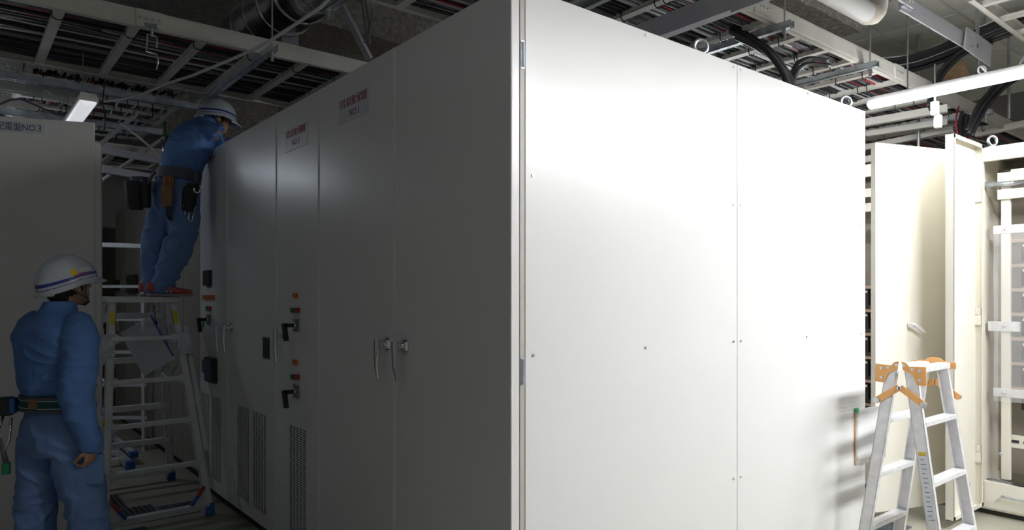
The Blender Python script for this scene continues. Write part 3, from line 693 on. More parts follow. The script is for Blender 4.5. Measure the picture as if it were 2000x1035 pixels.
tag(MB().tube([at(203, 255, 5.0), at(207, 228, 5.0), at(200, 200, 5.0), at(205, 160, 5.0)], .004, 6).build('black_wire', 'cab_black', smooth=True), 'thin black wire hanging beside the lamp over the labelled door', 'wire')
mb = MB()
for k in range(3): mb.torus(at(90+k*1.5, 184+k, 4.75), FW+Vector((0, 0, .3*k)), .022+.004*k, .0035, 18, 6)
mb.tube([at(97, 188, 4.75), at(115, 196, 4.75), at(140, 206, 4.75)], .005, 6)
tag(mb.build('coiled_wire', 'cab_white', smooth=True), 'small coil of pale wire tied up above the labelled door', 'wire')
# beam clamp hanging from the left tray
t = thing('beam_clamp', at(298, 60, 4.1), 'small metal clamp with a bent wire hook hanging from the left tray', 'clamp')
MB().bar(at(284, 49, 4.08), at(309, 53, 4.08), .03, .018).build('jaw', 'galv', t)
MB().tube([at(297, 52, 4.08), at(297, 72, 4.08)], .008, 8).build('screw', 'zinc', t)
MB().tube([at(305, 72, 4.08), at(288, 67, 4.08), at(286, 100, 4.08), at(306, 106, 4.08), at(309, 118, 4.08), at(306, 136, 4.08)], .006, 6).build('wire_hook', 'zinc', t, smooth=True)
MB().tube([at(307, 72, 4.08), at(306, 94, 4.08)], .005, 6).build('wire_hook', 'zinc', t, smooth=True)
# cables dropping inside the dark ceiling on the left
for i, xs in enumerate(((706, 0, 712, 40, 716, 70, 724, 80), (713, 0, 720, 40, 719, 66, 712, 84), (729, 22, 724, 45, 720, 70, 722, 86))):
    tag(MB().tube([at(xs[k], xs[k+1], 4.3) for k in range(0, 8, 2)], .007, 6).build('grey_cable', 'cab_grey', smooth=True), 'grey cable dropping in the dark ceiling over the corner cabinet, ' + ['leftmost of three', 'middle of three', 'rightmost of three'][i], 'cable')
# ------------------------------------------------------------------ right ceiling
def flat_bar(label, p, q, w, t):
    return tag(MB().bar(p, q, t, w).build('flat_brace', 'steel_paint', bevel=.002), label, 'steel bar')
t = thing('angle_brace', (1.5, .3, 3.03), 'grey steel angle crossing above the big side panel, bolted at its end', 'steel bar')
MB().box((1.50, -.55, 2.99), (1.508, 1.0, 3.10)).build('web', 'steel_paint', t); MB().box((1.508, -.55, 2.99), (1.56, 1.0, 2.998)).build('flange', 'steel_paint', t)
MB().box((1.488, -.5, 2.97), (1.50, .10, 3.12)).build('gusset_plate', 'steel_paint', t, bevel=.002)
for y in (.05, -.05): MB().disc((1.488, y, 3.06), (-1, 0, 0), .018, .014, 6).build('bolt', 'chrome', t)
t = thing('steel_brace', (3.8, -.02, 3.44), 'long grey flat steel brace with gusset plates at the upper right', 'steel bar')
p = Vector((3.20, -.01, 3.45)); q = Vector((4.32, -.02, 3.45))
MB().bar(p, q, .012, .115).build('bar', 'steel_paint', t, bevel=.002)
MB().box((3.0, -.05, 3.42), (3.32, -.035, 3.62)).build('gusset_plate', 'steel_paint', t, bevel=.003)
MB().prism([(4.2, -.045, 3.36), (4.75, -.045, 3.34), (4.78, -.045, 3.52), (4.25, -.045, 3.53)], (0, -1, 0), .012).build('gusset_plate', 'steel_paint', t, bevel=.003)
MB().box((3.19, -.04, 3.41), (3.33, -.02, 3.43)).build('splice_plate', 'galv', t)
for x, z in ((3.08, 3.52), (3.13, 3.50), (3.24, 3.45), (3.28, 3.455), (4.30, 3.40), (4.34, 3.405), (4.45, 3.43)):
    MB().disc((x, -.05, z), (0, -1, 0), .018 if x > 4.4 else .012, .012, 6).build('bolt', 'chrome', t)
# insulated pipe with elbow
t = thing('insulated_pipe', (2.9, .0, 3.75), 'white insulated pipe with a taped elbow under the ceiling', 'pipe')
d0 = 4.3
pa = at(1560, -42, 3.75); pb = at(1688, 36, 4.3)
xh = Vector((1, 0, 0)); e = at(1708, 44, 4.36)
pb = Vector((e.x-.12, e.y, e.z+.03)); pa = Vector((1.2, e.y, pb.z))
MB().tube([pa, pb], .064, 20).build('straight_run', 'pipe_wrap', t, smooth=False, auto=40)
MB().tube([pb-xh*.008, pb+xh*.02, pb+Vector((.075, -.008, .012)), pb+Vector((.112, -.01, .045))], [.064, .066, .067, .067], 20).build('elbow_tape', 'pipe_tape', t, auto=40)
MB().tube([pb+Vector((.085, -.01, .02)), pb+Vector((.118, -.01, .06)), pb+Vector((.13, -.012, .12)), pb+Vector((.13, -.012, .55))], .066, 20).build('riser', 'pipe_wrap', t, auto=40)
# cable bundles of the right ceiling
def bundle(label, pts, n, spread, r, seed, redp=.12, whitep=.1, name='cable_bundle'):
    rr = random.Random(seed); mb = MB(); P = [Vector(p) for p in pts]
    # Catmull-Rom resample
    S = []
    for i in range(len(P)-1):
        p0 = P[max(i-1, 0)]; p1 = P[i]; p2 = P[i+1]; p3 = P[min(i+2, len(P)-1)]
        for k in range(6):
            u = k/6; S.append(.5*((2*p1)+(p2-p0)*u+(2*p0-5*p1+4*p2-p3)*u*u+(3*p1-p0-3*p2+p3)*u**3))
    S.append(P[-1])
    for i in range(n):
        a = rr.random()*6.28; rad = spread*math.sqrt(rr.random()); off = Vector((math.cos(a)*rad, math.sin(a)*rad*.5, math.sin(a)*rad))
        c = rr.random(); mi = 2 if c < redp else 3 if c < redp+whitep else 0
        rrr = r*(.45 if mi else 1)
        mb.tube([s+off*(1+.25*noise.noise(Vector((k*.2, i, 0)))) for k, s in enumerate(S)], rrr, 7, mi)
    return tag(mb.build(name, ['cab_black', 'cab_grey', 'cab_red', 'cab_white'], smooth=True), label, 'cable bundle', 'cable bundles of the right ceiling')
bundle('thick black cables with a red and a white line bending down into the end cabinet', [at(1430, 62, 4.2), at(1478, 86, 4.15), at(1510, 112, 4.1), at(1535, 150, 4.05), at(1548, 195, 4.0)], 9, .05, .017, 21, .14, .14)
bundle('second black cable bundle bending down behind the end panel', [at(1620, 125, 4.5), at(1580, 122, 4.45), at(1556, 138, 4.4), at(1545, 175, 4.3)], 5, .03, .014, 22, .1, .2)
bundle('black cables sweeping across under the ceiling behind the steel brace', [at(1690, 136, 5.6), at(1790, 122, 5.65), at(1880, 88, 5.7), at(1960, 55, 5.6), at(2060, 25, 5.45)], 16, .08, .018, 23, .08, .12)
bundle('dark cable bundle curving down behind the lit lamp', [at(1935, 80, 5.6), at(1885, 100, 5.6), at(1850, 130, 5.5), at(1828, 165, 5.4), at(1815, 210, 5.3)], 5, .025, .014, 24, .2, .2)
bundle('dark cable bundle curving down at the right edge below the lit lamp', [at(2050, 120, 5.8), at(1985, 150, 5.8), at(1945, 180, 5.7), at(1915, 220, 5.6), at(1895, 262, 5.5)], 8, .045, .016, 25, .1, .15)
bundle('short black cables dropping into the open cabinet behind its door', [at(1885, 222, 5.9), at(1880, 250, 5.8), at(1885, 285, 5.7), at(1890, 310, 5.6)], 10, .09, .016, 26, .05, .05)
bundle('reddish cables standing in the corner of the dark ceiling above the big side panel', [(.36, .36, 3.9), (.37, .42, 3.6), (.40, .46, 3.3), (.5, .5, 3.21)], 14, .11, .010, 27, .4, .12)
# lit white coupling hung under the lamp
t = thing('pendant_switch', at(1832, 222, 4.75), 'small white plastic pull-switch hanging below the lit lamp', 'switch')
c = at(1826, 212, 4.7); MB().box((c.x-.02, c.y-.022, c.z-.045), (c.x+.02, c.y+.022, c.z+.045)).build('upper_body', 'lamp_white', t, bevel=.006)
c2 = at(1832, 238, 4.7); MB().box((c2.x-.019, c2.y-.021, c2.z-.04), (c2.x+.019, c2.y+.021, c2.z+.045)).build('lower_body', 'lamp_white', t, bevel=.006)
MB().tube([c+Vector((0, 0, .04)), c+Vector((0, 0, .30))], .006, 8).build('stem', 'zinc', t)
mb = MB(); c = at(1918, 137, 5.0); mb.torus(c, FW, .028, .006, 18, 8); mb.tube([c+Vector((-.02, 0, .02)), at(1935, 150, 5.0), at(1990, 128, 5.0), at(2030, 60, 5.2)], .006, 8)
tag(mb.build('wire_loop', 'cab_white', smooth=True), 'looped pale wire above the lit lamp', 'wire')
tag(MB().prism([at(1835, 135, 6.2), at(1882, 118, 6.2), at(1902, 165, 6.2), at(1840, 175, 6.2), at(1815, -60, 6.2)][:4], FW, .05).build('cork_board', 'cork'), 'brown insulation board behind the cables of the right ceiling', 'board')
for i, (px, a, b, d) in enumerate(((1794, 225, 290, 6.3), (1971, 160, 232, 6.1), (1911, 100, 128, 5.3), (1907, 45, 75, 5.6))):
    q = at(px, b, d); tag(MB().tube([Vector((q.x, q.y, 4.449)), q], .014 if i < 2 else .007, 8).build('threaded_rod', 'zinc'), ['pale pipe standing above the open white door', 'grey pipe with a nut right of the lit lamp', 'rod beside the wire loop', 'thin rod below the pale upper tray'][i], 'rod')
for i, (a, b, d, w) in enumerate((((1690, 288), (1860, 252), 6.6, .05), ((1692, 262), (1850, 238), 6.3, .05), ((1690, 240), (1850, 212), 5.9, .06), ((1905, 262), (2010, 240), 6.8, .06), ((1690, 312), (1720, 306), 5.9, .05), ((1690, 365), (1720, 360), 5.9, .05))):
    lab = 'pale rail in the far right ceiling, ' + ['just above the open white door', 'second above the open white door', 'third above the open white door', 'at the right frame edge', 'in the slit beside the end panel, upper', 'in the slit beside the end panel, lower'][i]
    tag(MB().bar(at(*a, d), at(*b, d-.3), w, w).build('rail', 'tray'), lab, 'rail', 'pale rails of the right ceiling')

# ================================================================== LADDERS
# ---- tall platform ladder in the left aisle
PLZ = 1.55
T = thing('platform_ladder', (-.45, 3.87, 0), 'tall aluminium platform stepladder carrying the man, blue feet and yellow stickers', 'ladder')
def lerp(a, b, t): return Vector(a)+(Vector(b)-Vector(a))*t
FL0, FL1 = Vector((-.775, 3.24, .03)), Vector((-.655, 3.70, 1.50))
FR0, FR1 = Vector((-.115, 3.27, .03)), Vector((-.255, 3.70, 1.50))
BL0, BL1 = Vector((-.80, 4.48, .03)), Vector((-.655, 4.08, 1.50))
BR0, BR1 = Vector((-.095, 4.46, .03)), Vector((-.255, 4.08, 1.50))
fdir = (FL1-FL0).normalized()
mb = MB(); mb.box((-.69, 3.655, 1.505), (-.215, 3.70, 1.548)); mb.box((-.69, 4.08, 1.505), (-.215, 4.125, 1.548)); mb.build('platform_edge', 'alu', T, bevel=.004)
for i in range(5): MB().box((-.68, 3.702+i*.0765, 1.525), (-.225, 3.702+i*.0765+.068, 1.55)).build('platform_slat', 'alu', T, bevel=.003)
MB().box((-.70, 3.70, 1.49), (-.672, 4.10, 1.53)).build('platform_hinge', 'galv', T, bevel=.003)
MB().tube([(-.71, 3.69, 1.53), (-.71, 3.78, 1.53)], .018, 10).build('platform_hinge', 'galv', T)
def leg(a, b, w=.052, h=.034):
    o = MB().chan(a, b, w, h, .005, 0, up=(0, 1, 0)); return o.build('leg', 'alu', T)
for a, b in ((FL0, FL1), (FR0, FR1), (BL0, BL1), (BR0, BR1)): leg(a, b)
for a, b in ((FL0, FL1), (FR0, FR1), (BL0, BL1), (BR0, BR1)):
    d = (b-a).normalized(); MB().bar(a-d*.028+Vector((0, 0, .0)), a+d*.05, .062, .05, up=(0, 1, 0)).build('foot', 'blue_rubber', T, bevel=.004)
def step(a0, a1, b0, b1, z, w=.055, th=.03):
    p = lerp(a0, a1, (z-a0.z)/(a1.z-a0.z)); q = lerp(b0, b1, (z-b0.z)/(b1.z-b0.z))
    o = MB().bar(p, q, w, th).build('rung', 'alu', T, bevel=.004)
    for e, s in ((p, 1), (q, -1)):
        k = (q-p).normalized()*s
        for zz in (1, -1): MB().prism([e+k*.02+Vector((0, -.02, zz*th*.5)), e+k*.065+Vector((0, -.02, zz*th*.5)), e+k*.02+Vector((0, -.02, zz*(th*.5+.028)))], (0, 1, 0), .006).build('rung_bracket', 'cloth_white', T)
for z in (.36, .66, .955, 1.25): step(FL0, FL1, FR0, FR1, z)
for z in (.36, .66, 1.05, 1.40): step(BL0, BL1, BR0, BR1, z, .05, .045)
step(FL0, FL1, FR0, FR1, .065, .05, .045); step(BL0, BL1, BR0, BR1, .10, .05, .06)
# sliding outer legs and their bracket plates
for a, b, s in ((FL0, FL1, -1), (FR0, FR1, 1)):
    p = lerp(a, b, .27)+Vector((s*.055, .03, 0)); q = lerp(a, b, .88)+Vector((s*.06, .03, 0))
    if s < 0: p = lerp(a, b, .40)+Vector((s*.055, .03, 0))
    MB().chan(p, q, .04, .03, .004, 0, up=(0, 1, 0)).build('outer_leg', 'alu', T)
    c = lerp(a, b, .80)+Vector((s*.03, -.022, 0)); dd = (b-a).normalized()
    mb = MB(); mb.bar(c-dd*.085, c+dd*.085, .085, .006, up=(0, 1, 0)); o = mb.build('bracket_plate', 'galv', T, bevel=.004)
    for u in (-1, 1):
        for v in (-1, 1): MB().disc(c+Vector((u*.045, -.004, 0))+dd*v*.065, (0, -1, 0), .012, .006, 8).build('bolt', 'galv', T)
    c = lerp(a, b, .93)+Vector((-s*.004, -.021, 0)); MB().bar(c-dd*.05, c+dd*.05, .03, .003, up=(0, 1, 0)).build('sticker', 'yellow', T)
    # corner braces with red and blue tape at the bottom bar
    e = lerp(a, b, .02); k = -s
    MB().prism([e+Vector((k*.02, -.02, .02)), e+Vector((k*.12, -.02, .02)), e+Vector((k*.03, -.02, .14))], (0, 1, 0), .006).build('corner_plate', 'alu_light', T)
    MB().bar(e+Vector((k*.122, -.024, .03)), e+Vector((k*.078, -.024, .09)), .02, .02, up=(0, 1, 0)).build('tape', 'blue_rubber', T)
    MB().bar(e+Vector((k*.078, -.024, .09)), e+Vector((k*.036, -.024, .15)), .02, .02, up=(0, 1, 0)).build('tape', 'red_plastic', T)
MB().ball(lerp(FL0, FL1, .455)+Vector((-.035, -.03, 0)), .016).build('knob', 'yellow', T, smooth=True)
for s, (a, b) in ((1, (FR0, FR1)), (-1, (FL0, FL1))):   # folding stay between front and back legs
    p = lerp(a, b, .70)+Vector((-s*.03, .02, 0)); q = Vector((p.x, 4.2, p.z-.10)); MB().tube([p, lerp(p, q, .5)-Vector((0, 0, .10)), q], .008, 6).build('stay', 'galv', T)
# ---- clip folder hanging below the platform
t = thing('clip_folder', at(290, 680, 5.15), 'tilted clear folder with white sheets and a blue spine hanging inside the platform ladder', 'folder')
c = at(289, 682, 5.12); xa = (RT*math.cos(math.radians(-29))+Vector((0, 0, -math.sin(math.radians(-29))))).normalized(); ya_ = xa.cross(FW).normalized()
if ya_.z < 0: ya_ = -ya_
def card(w0, w1, h0, h1, off, name, m, th=.002):
    P = [c+xa*a+ya_*b-FW*off for a, b in ((w0, h0), (w1, h0), (w1, h1), (w0, h1))]
    return MB().prism(P, -FW, th).build(name, m, t)
card(-.115, .105, -.155, .135, 0, 'sheet', 'paper'); card(-.12, .145, -.16, .205, .004, 'cover', 'folder', .001); card(.135, .148, -.135, .205, .006, 'spine', 'blue_rubber', .004)
for k in range(14): 
    P0 = c+xa*-.09+ya_*(.10-k*.014)-FW*.0022
    MB().bar(P0, P0+xa*(.16 if k % 4 else .11), .0006, .0025, up=ya_).build('printed_line', 'cab_grey', t)
MB().tube([c+xa*.14+ya_*.2, at(303, 628, 5.15), at(302, 596, 5.15)], .003, 6).build('string', 'cab_black', t)
MB().ball(at(304, 632, 5.14), .018, .012, .022).build('clip', 'black_plastic', t, smooth=True)
# ---- second ladder standing farther down the aisle (its top bar and blue end show)
t = thing('aluminium_ladder', (-.5, 6.4, 0), 'aluminium ladder standing upright far down the left aisle, its top bar with blue end above the platform', 'ladder')
t['label'] = 'aluminium ladder far down the left aisle, its top bar with a blue end showing'
p = at(190, 478, 7.0); q = at(284, 481, 7.0); mb = MB(); mb.bar(p, q, .06, .045); mb.build('top_bar', 'alu_light', t, bevel=.004)
MB().bar(p-RT*.02, p+RT*.045, .066, .052).build('end_cap', 'blue_rubber', t, bevel=.004)
ql = p+RT*.02; qr = q-RT*.02
for e, s in ((ql, -1), (qr, 1)):
    b = Vector((e.x, e.y, .0))+RT*s*.01; MB().bar(b, e, .05, .03).build('leg', 'alu', t)
for k in range(1, 6):
    z = k*.33; MB().bar(Vector((ql.x, ql.y, z))-RT*.04, Vector((qr.x, qr.y, z))+RT*.04, .04, .03).build('rung', 'alu', t)
# ---- ladder lying on the floor
t = thing('folded_ladder', (-.62, 6.2, 0), 'folded aluminium ladder lying flat on the floor behind the platform ladder', 'ladder')
xl, xr = -.86, -.30
for x in (xl, xr): 
    MB().chan((x, 5.05, .04), (x, 7.1, .04), .05, .07, .006).build('rail', 'alu', t)
    MB().box((x-.035, 4.99, .003), (x+.035, 5.07, .085)).build('foot', 'blue_rubber', t, bevel=.004)
for i, y in enumerate((5.28, 5.62, 5.92, 6.22, 6.52, 6.82)): MB().box((xl, y-.03, .045), (xr, y+.03, .075)).build('rung', 'alu_light', t, bevel=.003)
for x in (xl+.06, xr+.07): MB().box((x-.02, 5.25, .075), (x+.02, 7.05, .12)).build('upper_rail', 'alu', t, bevel=.003)
MB().box((xr+.03, 5.2, .075), (xr+.10, 5.28, .125)).build('foot', 'blue_rubber', t, bevel=.004)
# ---- low stepladder in front of the end panel
S = thing('low_stepladder', (2.6, -.354, 0), 'low aluminium double stepladder with orange hinges before the white end panel', 'ladder')
LX0, LX1, LY = 2.372, 2.79, -.354; TZ = 1.175
def srail(x, sx, sy, nm='rail'):
    top = Vector((x, LY+sy*.045, TZ)); bot = Vector((x+sx*.035, LY+sy*.215, .012)); up = Vector((1, 0, 0))
    MB().chan(bot, top, .058, .026, .004, 0, up=(-sx if sx else 1, 0, 0)).build(nm, 'alu_light', S)
    d = (top-bot).normalized(); MB().bar(bot-d*.01, bot+d*.05, .066, .034, up=(1, 0, 0)).build('foot', 'black_plastic', S, bevel=.003)
    return bot, top
for sy in (1, -1):
    n = srail(LX0, -1, sy); f = srail(LX1, 1, sy)
    for z in (.285, .585, .885):
        k = (z-n[0].z)/(n[1].z-n[0].z); a = lerp(*n, k); b = lerp(*f, k)
        MB().bar(a+Vector((.012, 0, 0)), b-Vector((.012, 0, 0)), .062, .026).build('rung', 'alu_light', S, bevel=.003)
    MB().box((LX0-.012, LY+sy*.022, TZ-.028), (LX1+.012, LY+sy*.085, TZ+.004)).build('top_step', 'alu_light', S, bevel=.004)
    for x, s in ((LX0, -1), (LX1, 1)):
        X = x+s*.0165
        pts = [(X, LY+sy*.006, TZ+.032), (X, LY+sy*.03, TZ+.026), (X, LY+sy*.045, TZ+.008), (X, LY+sy*.125, TZ+.012), (X, LY+sy*.128, TZ-.085), (X, LY+sy*.082, TZ-.088), (X, LY+sy*.06, TZ-.035), (X, LY+sy*.012, TZ-.012)]
        if s > 0: pts = [(X, LY, TZ+.030), (X, LY+sy*.03, TZ+.026), (X, LY+sy*.05, TZ+.010), (X, LY+sy*.11, TZ+.006), (X, LY+sy*.11, TZ-.03), (X, LY, TZ-.03)]
        o = MB().prism(pts, (s, 0, 0), .005).build('hinge_plate', 'orange', S, bevel=.0015)
        for yy, zz in ((.095, -.06), (.095, -.01), (.06, -.005), (.018, .012))[:4 if s < 0 else 0]: MB().disc((X+s*.005, LY+sy*yy, TZ+zz), (s, 0, 0), .008, .004, 8).build('rivet', 'zinc', S)
        # locking stay
        MB().bar((X+s*.009, LY+sy*.002, TZ-.105), (X+s*.009, LY+sy*.125, TZ-.19), .034, .005, up=(1, 0, 0)).build('locking_stay', 'orange', S, bevel=.0015)
        MB().disc((X+s*.012, LY+sy*.118, TZ-.184), (s, 0, 0), .016, .006, 10).build('stay_pin', 'zinc', S)
        MB().disc((X+s*.012, LY+sy*.004, TZ-.108), (s, 0, 0), .009, .005, 8).build('stay_pin', 'zinc', S)
# instruction stickers on the near rail of the right half
n0 = Vector((LX0-.035, LY-.215, .012)); n1 = Vector((LX0, LY-.045, TZ)); d = (n1-n0).normalized(); out = Vector((-1, 0, 0))
for k0, k1, m, w in ((.34, .63, 'plate', .034), (.615, .632, 'yellow', .036), (.30, .345, 'cloth_white', .03)):
    a = lerp(n0, n1, k0)+out*.0145; b = lerp(n0, n1, k1)+out*.0145; MB().bar(a, b, w, .001, up=(1, 0, 0)).build('sticker', m, S)
for k in range(13):
    a = lerp(n0, n1, .36+k*.02)+out*.0152; sd = d.cross(out).normalized(); MB().bar(a-sd*.012, a+sd*(.012 if k % 3 else .004), .004, .0006, up=(1, 0, 0)).build('printed_line', 'cab_grey', S)
P0 = lerp(n0, n1, .30)+out*.018; mb = MB(); mb.prism([P0+Vector((0, -.004, .0)), P0+Vector((-.006, .018, -.01)), P0+Vector((-.012, .026, -.085)), P0+Vector((-.004, -.018, -.075))], (-1, 0, 0), .001); mb.build('hang_tag', 'paper', S)
a = Vector((LX0+.06, LY+.215*.35+.01, .0)); 
MB().box((LX0+.05, LY+.075, .872), (LX0+.18, LY+.0775, .896)).build('sticker', 'plate', S); MB().box((LX0+.07, LY+.0745, .876), (LX0+.09, LY+.075, .892)).build('sticker', 'orange', S)
# ---- sheets of paper held on the end panel by a green magnet
t = thing('paper_sheets', (2.69, -.02, .88), 'printed sheets with a curled edge held by a green magnet on the end panel edge', 'papers')
for k in range(3):
    mb = MB(); V = []; NU, NV = 8, 6; ang = .10+.22*k; x0 = 2.60
    for j in range(NV+1):
        for i in range(NU+1):
            u = i/NU*.205; v = -j/NV*.30; V.append((x0+u*(.62+.1*k)+.004*math.sin(j), -.006-u*math.sin(ang)*(.5+u*2)-.002*k, .875+v+.012*k*math.sin(u*9)-(.02 if k == 0 else 0)))
    mb.quadset(V, [(j*(NU+1)+i, j*(NU+1)+i+1, (j+1)*(NU+1)+i+1, (j+1)*(NU+1)+i) for j in range(NV) for i in range(NU)])
    o = mb.build('sheet', 'paper', t, smooth=True); md = o.modifiers.new('thickness', 'SOLIDIFY'); md.thickness = .0006
MB().box((2.595, -.018, .865), (2.628, -.004, .892)).build('magnet', 'magnet', t, bevel=.003)
MB().box((2.596, -.010, .575), (2.600, -.004, .86)).build('binding_tape', 'orange', t)
for k in range(11): MB().box((2.615, -.0125, .838-k*.022), (2.66 if k % 3 else 2.64, -.012, .841-k*.022)).build('printed_line', 'cab_grey', t)

# ================================================================== PEOPLE
def remesh(mb, voxel, smooth=6, fold=None):
    """joins overlapping closed shapes into one continuous skin; fold(co) -> outward offset for cloth creases"""
    me = mb.mesh('tmp', 'skin'); o = bpy.data.objects.new('tmp', me); COL.objects.link(o)
    r = o.modifiers.new('r', 'REMESH'); r.mode = 'VOXEL'; r.voxel_size = voxel
    if smooth: s = o.modifiers.new('s', 'SMOOTH'); s.iterations = smooth; s.factor = .5
    dg = bpy.context.evaluated_depsgraph_get(); out = bpy.data.meshes.new_from_object(o.evaluated_get(dg))
    bpy.data.objects.remove(o)
    if fold:
        out.update(); off = [v.normal*fold(v.co) for v in out.vertices]
        for v, d in zip(out.vertices, off): v.co += d
    out.polygons.foreach_set('use_smooth', [True]*len(out.polygons)); return out
def mesh_obj(me, name, mats, parent):
    me.name = name; me.materials.clear()
    for m in ([mats] if isinstance(mats, str) else mats): me.materials.append(MT[m])
    o = bpy.data.objects.new(name, me); COL.objects.link(o); o.parent = parent; return o
def limb(mb, pts, rad, n=16, ref=None):                        # rad: r or (a, b); a along ref
    pts = [Vector(p) for p in pts]; rings = []
    for i, p in enumerate(pts):
        t = (pts[min(i+1, len(pts)-1)]-pts[max(i-1, 0)]).normalized(); rf = Vector(ref) if ref is not None else t.orthogonal()
        u = (rf-t*rf.dot(t)).normalized(); v = t.cross(u); r = rad[i]; a, b = r if isinstance(r, tuple) else (r, r); rings.append((p, u*a, v*b))
    mb.loft(rings, n)
    for i in (0, -1):
        r = rad[i]; a = r if not isinstance(r, tuple) else min(r); mb.ball(pts[i], a*.98)
def ridge(x): return 1-abs(x)*2
def folds(seed, dirv, amp, fr, zones):
    """long cloth creases across dirv; stronger near the given joints"""
    dv = Vector(dirv)
    def f(co):
        w = .30
        for c, rr, k in zones: w += k*math.exp(-((co-Vector(c)).length/rr)**2)
        q = Vector((co.x*fr*.6+seed, co.y*fr*.6, co.z*fr)); q += dv*fr*.5*co.dot(dv)
        n = noise.noise(q+noise.noise_vector(co*4)*.8)
        return amp*1.5*w*(max(ridge(n*1.3), 0)-.4)+.003*noise.noise(co*9)
    return f
def hand(mb, wrist, dirv, palm_n, side, curl=1.0, s=1.0, thumb=1):
    """palm, four unequal bent fingers and a thumb from the side of the palm"""
    d = Vector(dirv).normalized(); n = Vector(palm_n); n = (n-d*n.dot(d)).normalized(); a = d.cross(n).normalized()*side     # a: towards the thumb
    W_ = Vector(wrist)
    limb(mb, [W_, W_+d*.045*s, W_+d*.088*s], [(.030*s, .020*s), (.040*s, .017*s), (.041*s, .014*s)], 14, ref=a)
    for i, (off, L) in enumerate(((.030, .074), (.010, .083), (-.010, .077), (-.029, .060))):
        b = W_+d*.085*s+a*off*s; ang = 0; p = b; pts = [b-d*.02*s]; 
        for seg, (fr, ca) in enumerate(((.45, .75), (.32, 1.15), (.23, .7))):
            pts.append(p.copy()); ang += ca*curl; v = d*math.cos(ang)+n*math.sin(ang); p = p+v*L*fr*s
        pts.append(p); limb(mb, pts, [.0095*s, .0098*s, .0092*s, .0085*s, .0075*s], 8)
    b = W_+d*.028*s+a*.030*s; v1 = (d*.7+a*.6+n*.35).normalized(); v2 = (d*.75+n*.75-a*.15).normalized()
    limb(mb, [b-a*.012*s, b+v1*.034*s, b+v1*.034*s+v2*.028*s, b+v1*.034*s+v2*.052*s], [.013*s, .0115*s, .0105*s, .008*s], 8)
def head_parts(mb, c, f, up):
    """skull, jaw, nose, brow, lips, chin, ears in a frame looking along f"""
    f = Vector(f).normalized(); up = Vector(up); r = f.cross(up).normalized(); up = r.cross(f); c = Vector(c)
    M = Matrix((r, f, up)).transposed()
    P = lambda x, y, z: c+r*x+f*y+up*z
    mb.ball(P(0, -.012, .03), .076, .094, .088, 18, 12, M=M)
    mb.ball(P(0, .022, -.035), .060, .066, .075, 16, 10, M=M)
    mb.ball(P(0, .055, -.088), .032, .030, .022, 12, 8, M=M)           # chin
    for s in (-1, 1):
        mb.ball(P(s*.040, .030, -.06), .022, .040, .028, 10, 8, M=M)   # jaw
        mb.ball(P(s*.034, .064, -.018), .022, .02, .018, 10, 8, M=M)   # cheekbone
        mb.ball(P(s*.030, .075, .022), .024, .012, .008, 10, 6, M=M)   # brow
        mb.ball(P(s*.078, -.010, -.012), .009, .020, .032, 10, 8, M=M) # ear
        mb.ball(P(s*.078, .000, -.034), .007, .010, .012, 8, 6, M=M)
    limb(mb, [P(0, .078, .016), P(0, .094, -.010), P(0, .104, -.024), P(0, .092, -.034)], [.009, .011, .014, .010], 8)
    mb.ball(P(0, .082, -.054), .024, .012, .007, 10, 6, M=M); mb.ball(P(0, .080, -.066), .021, .012, .007, 10, 6, M=M)
    return P, M
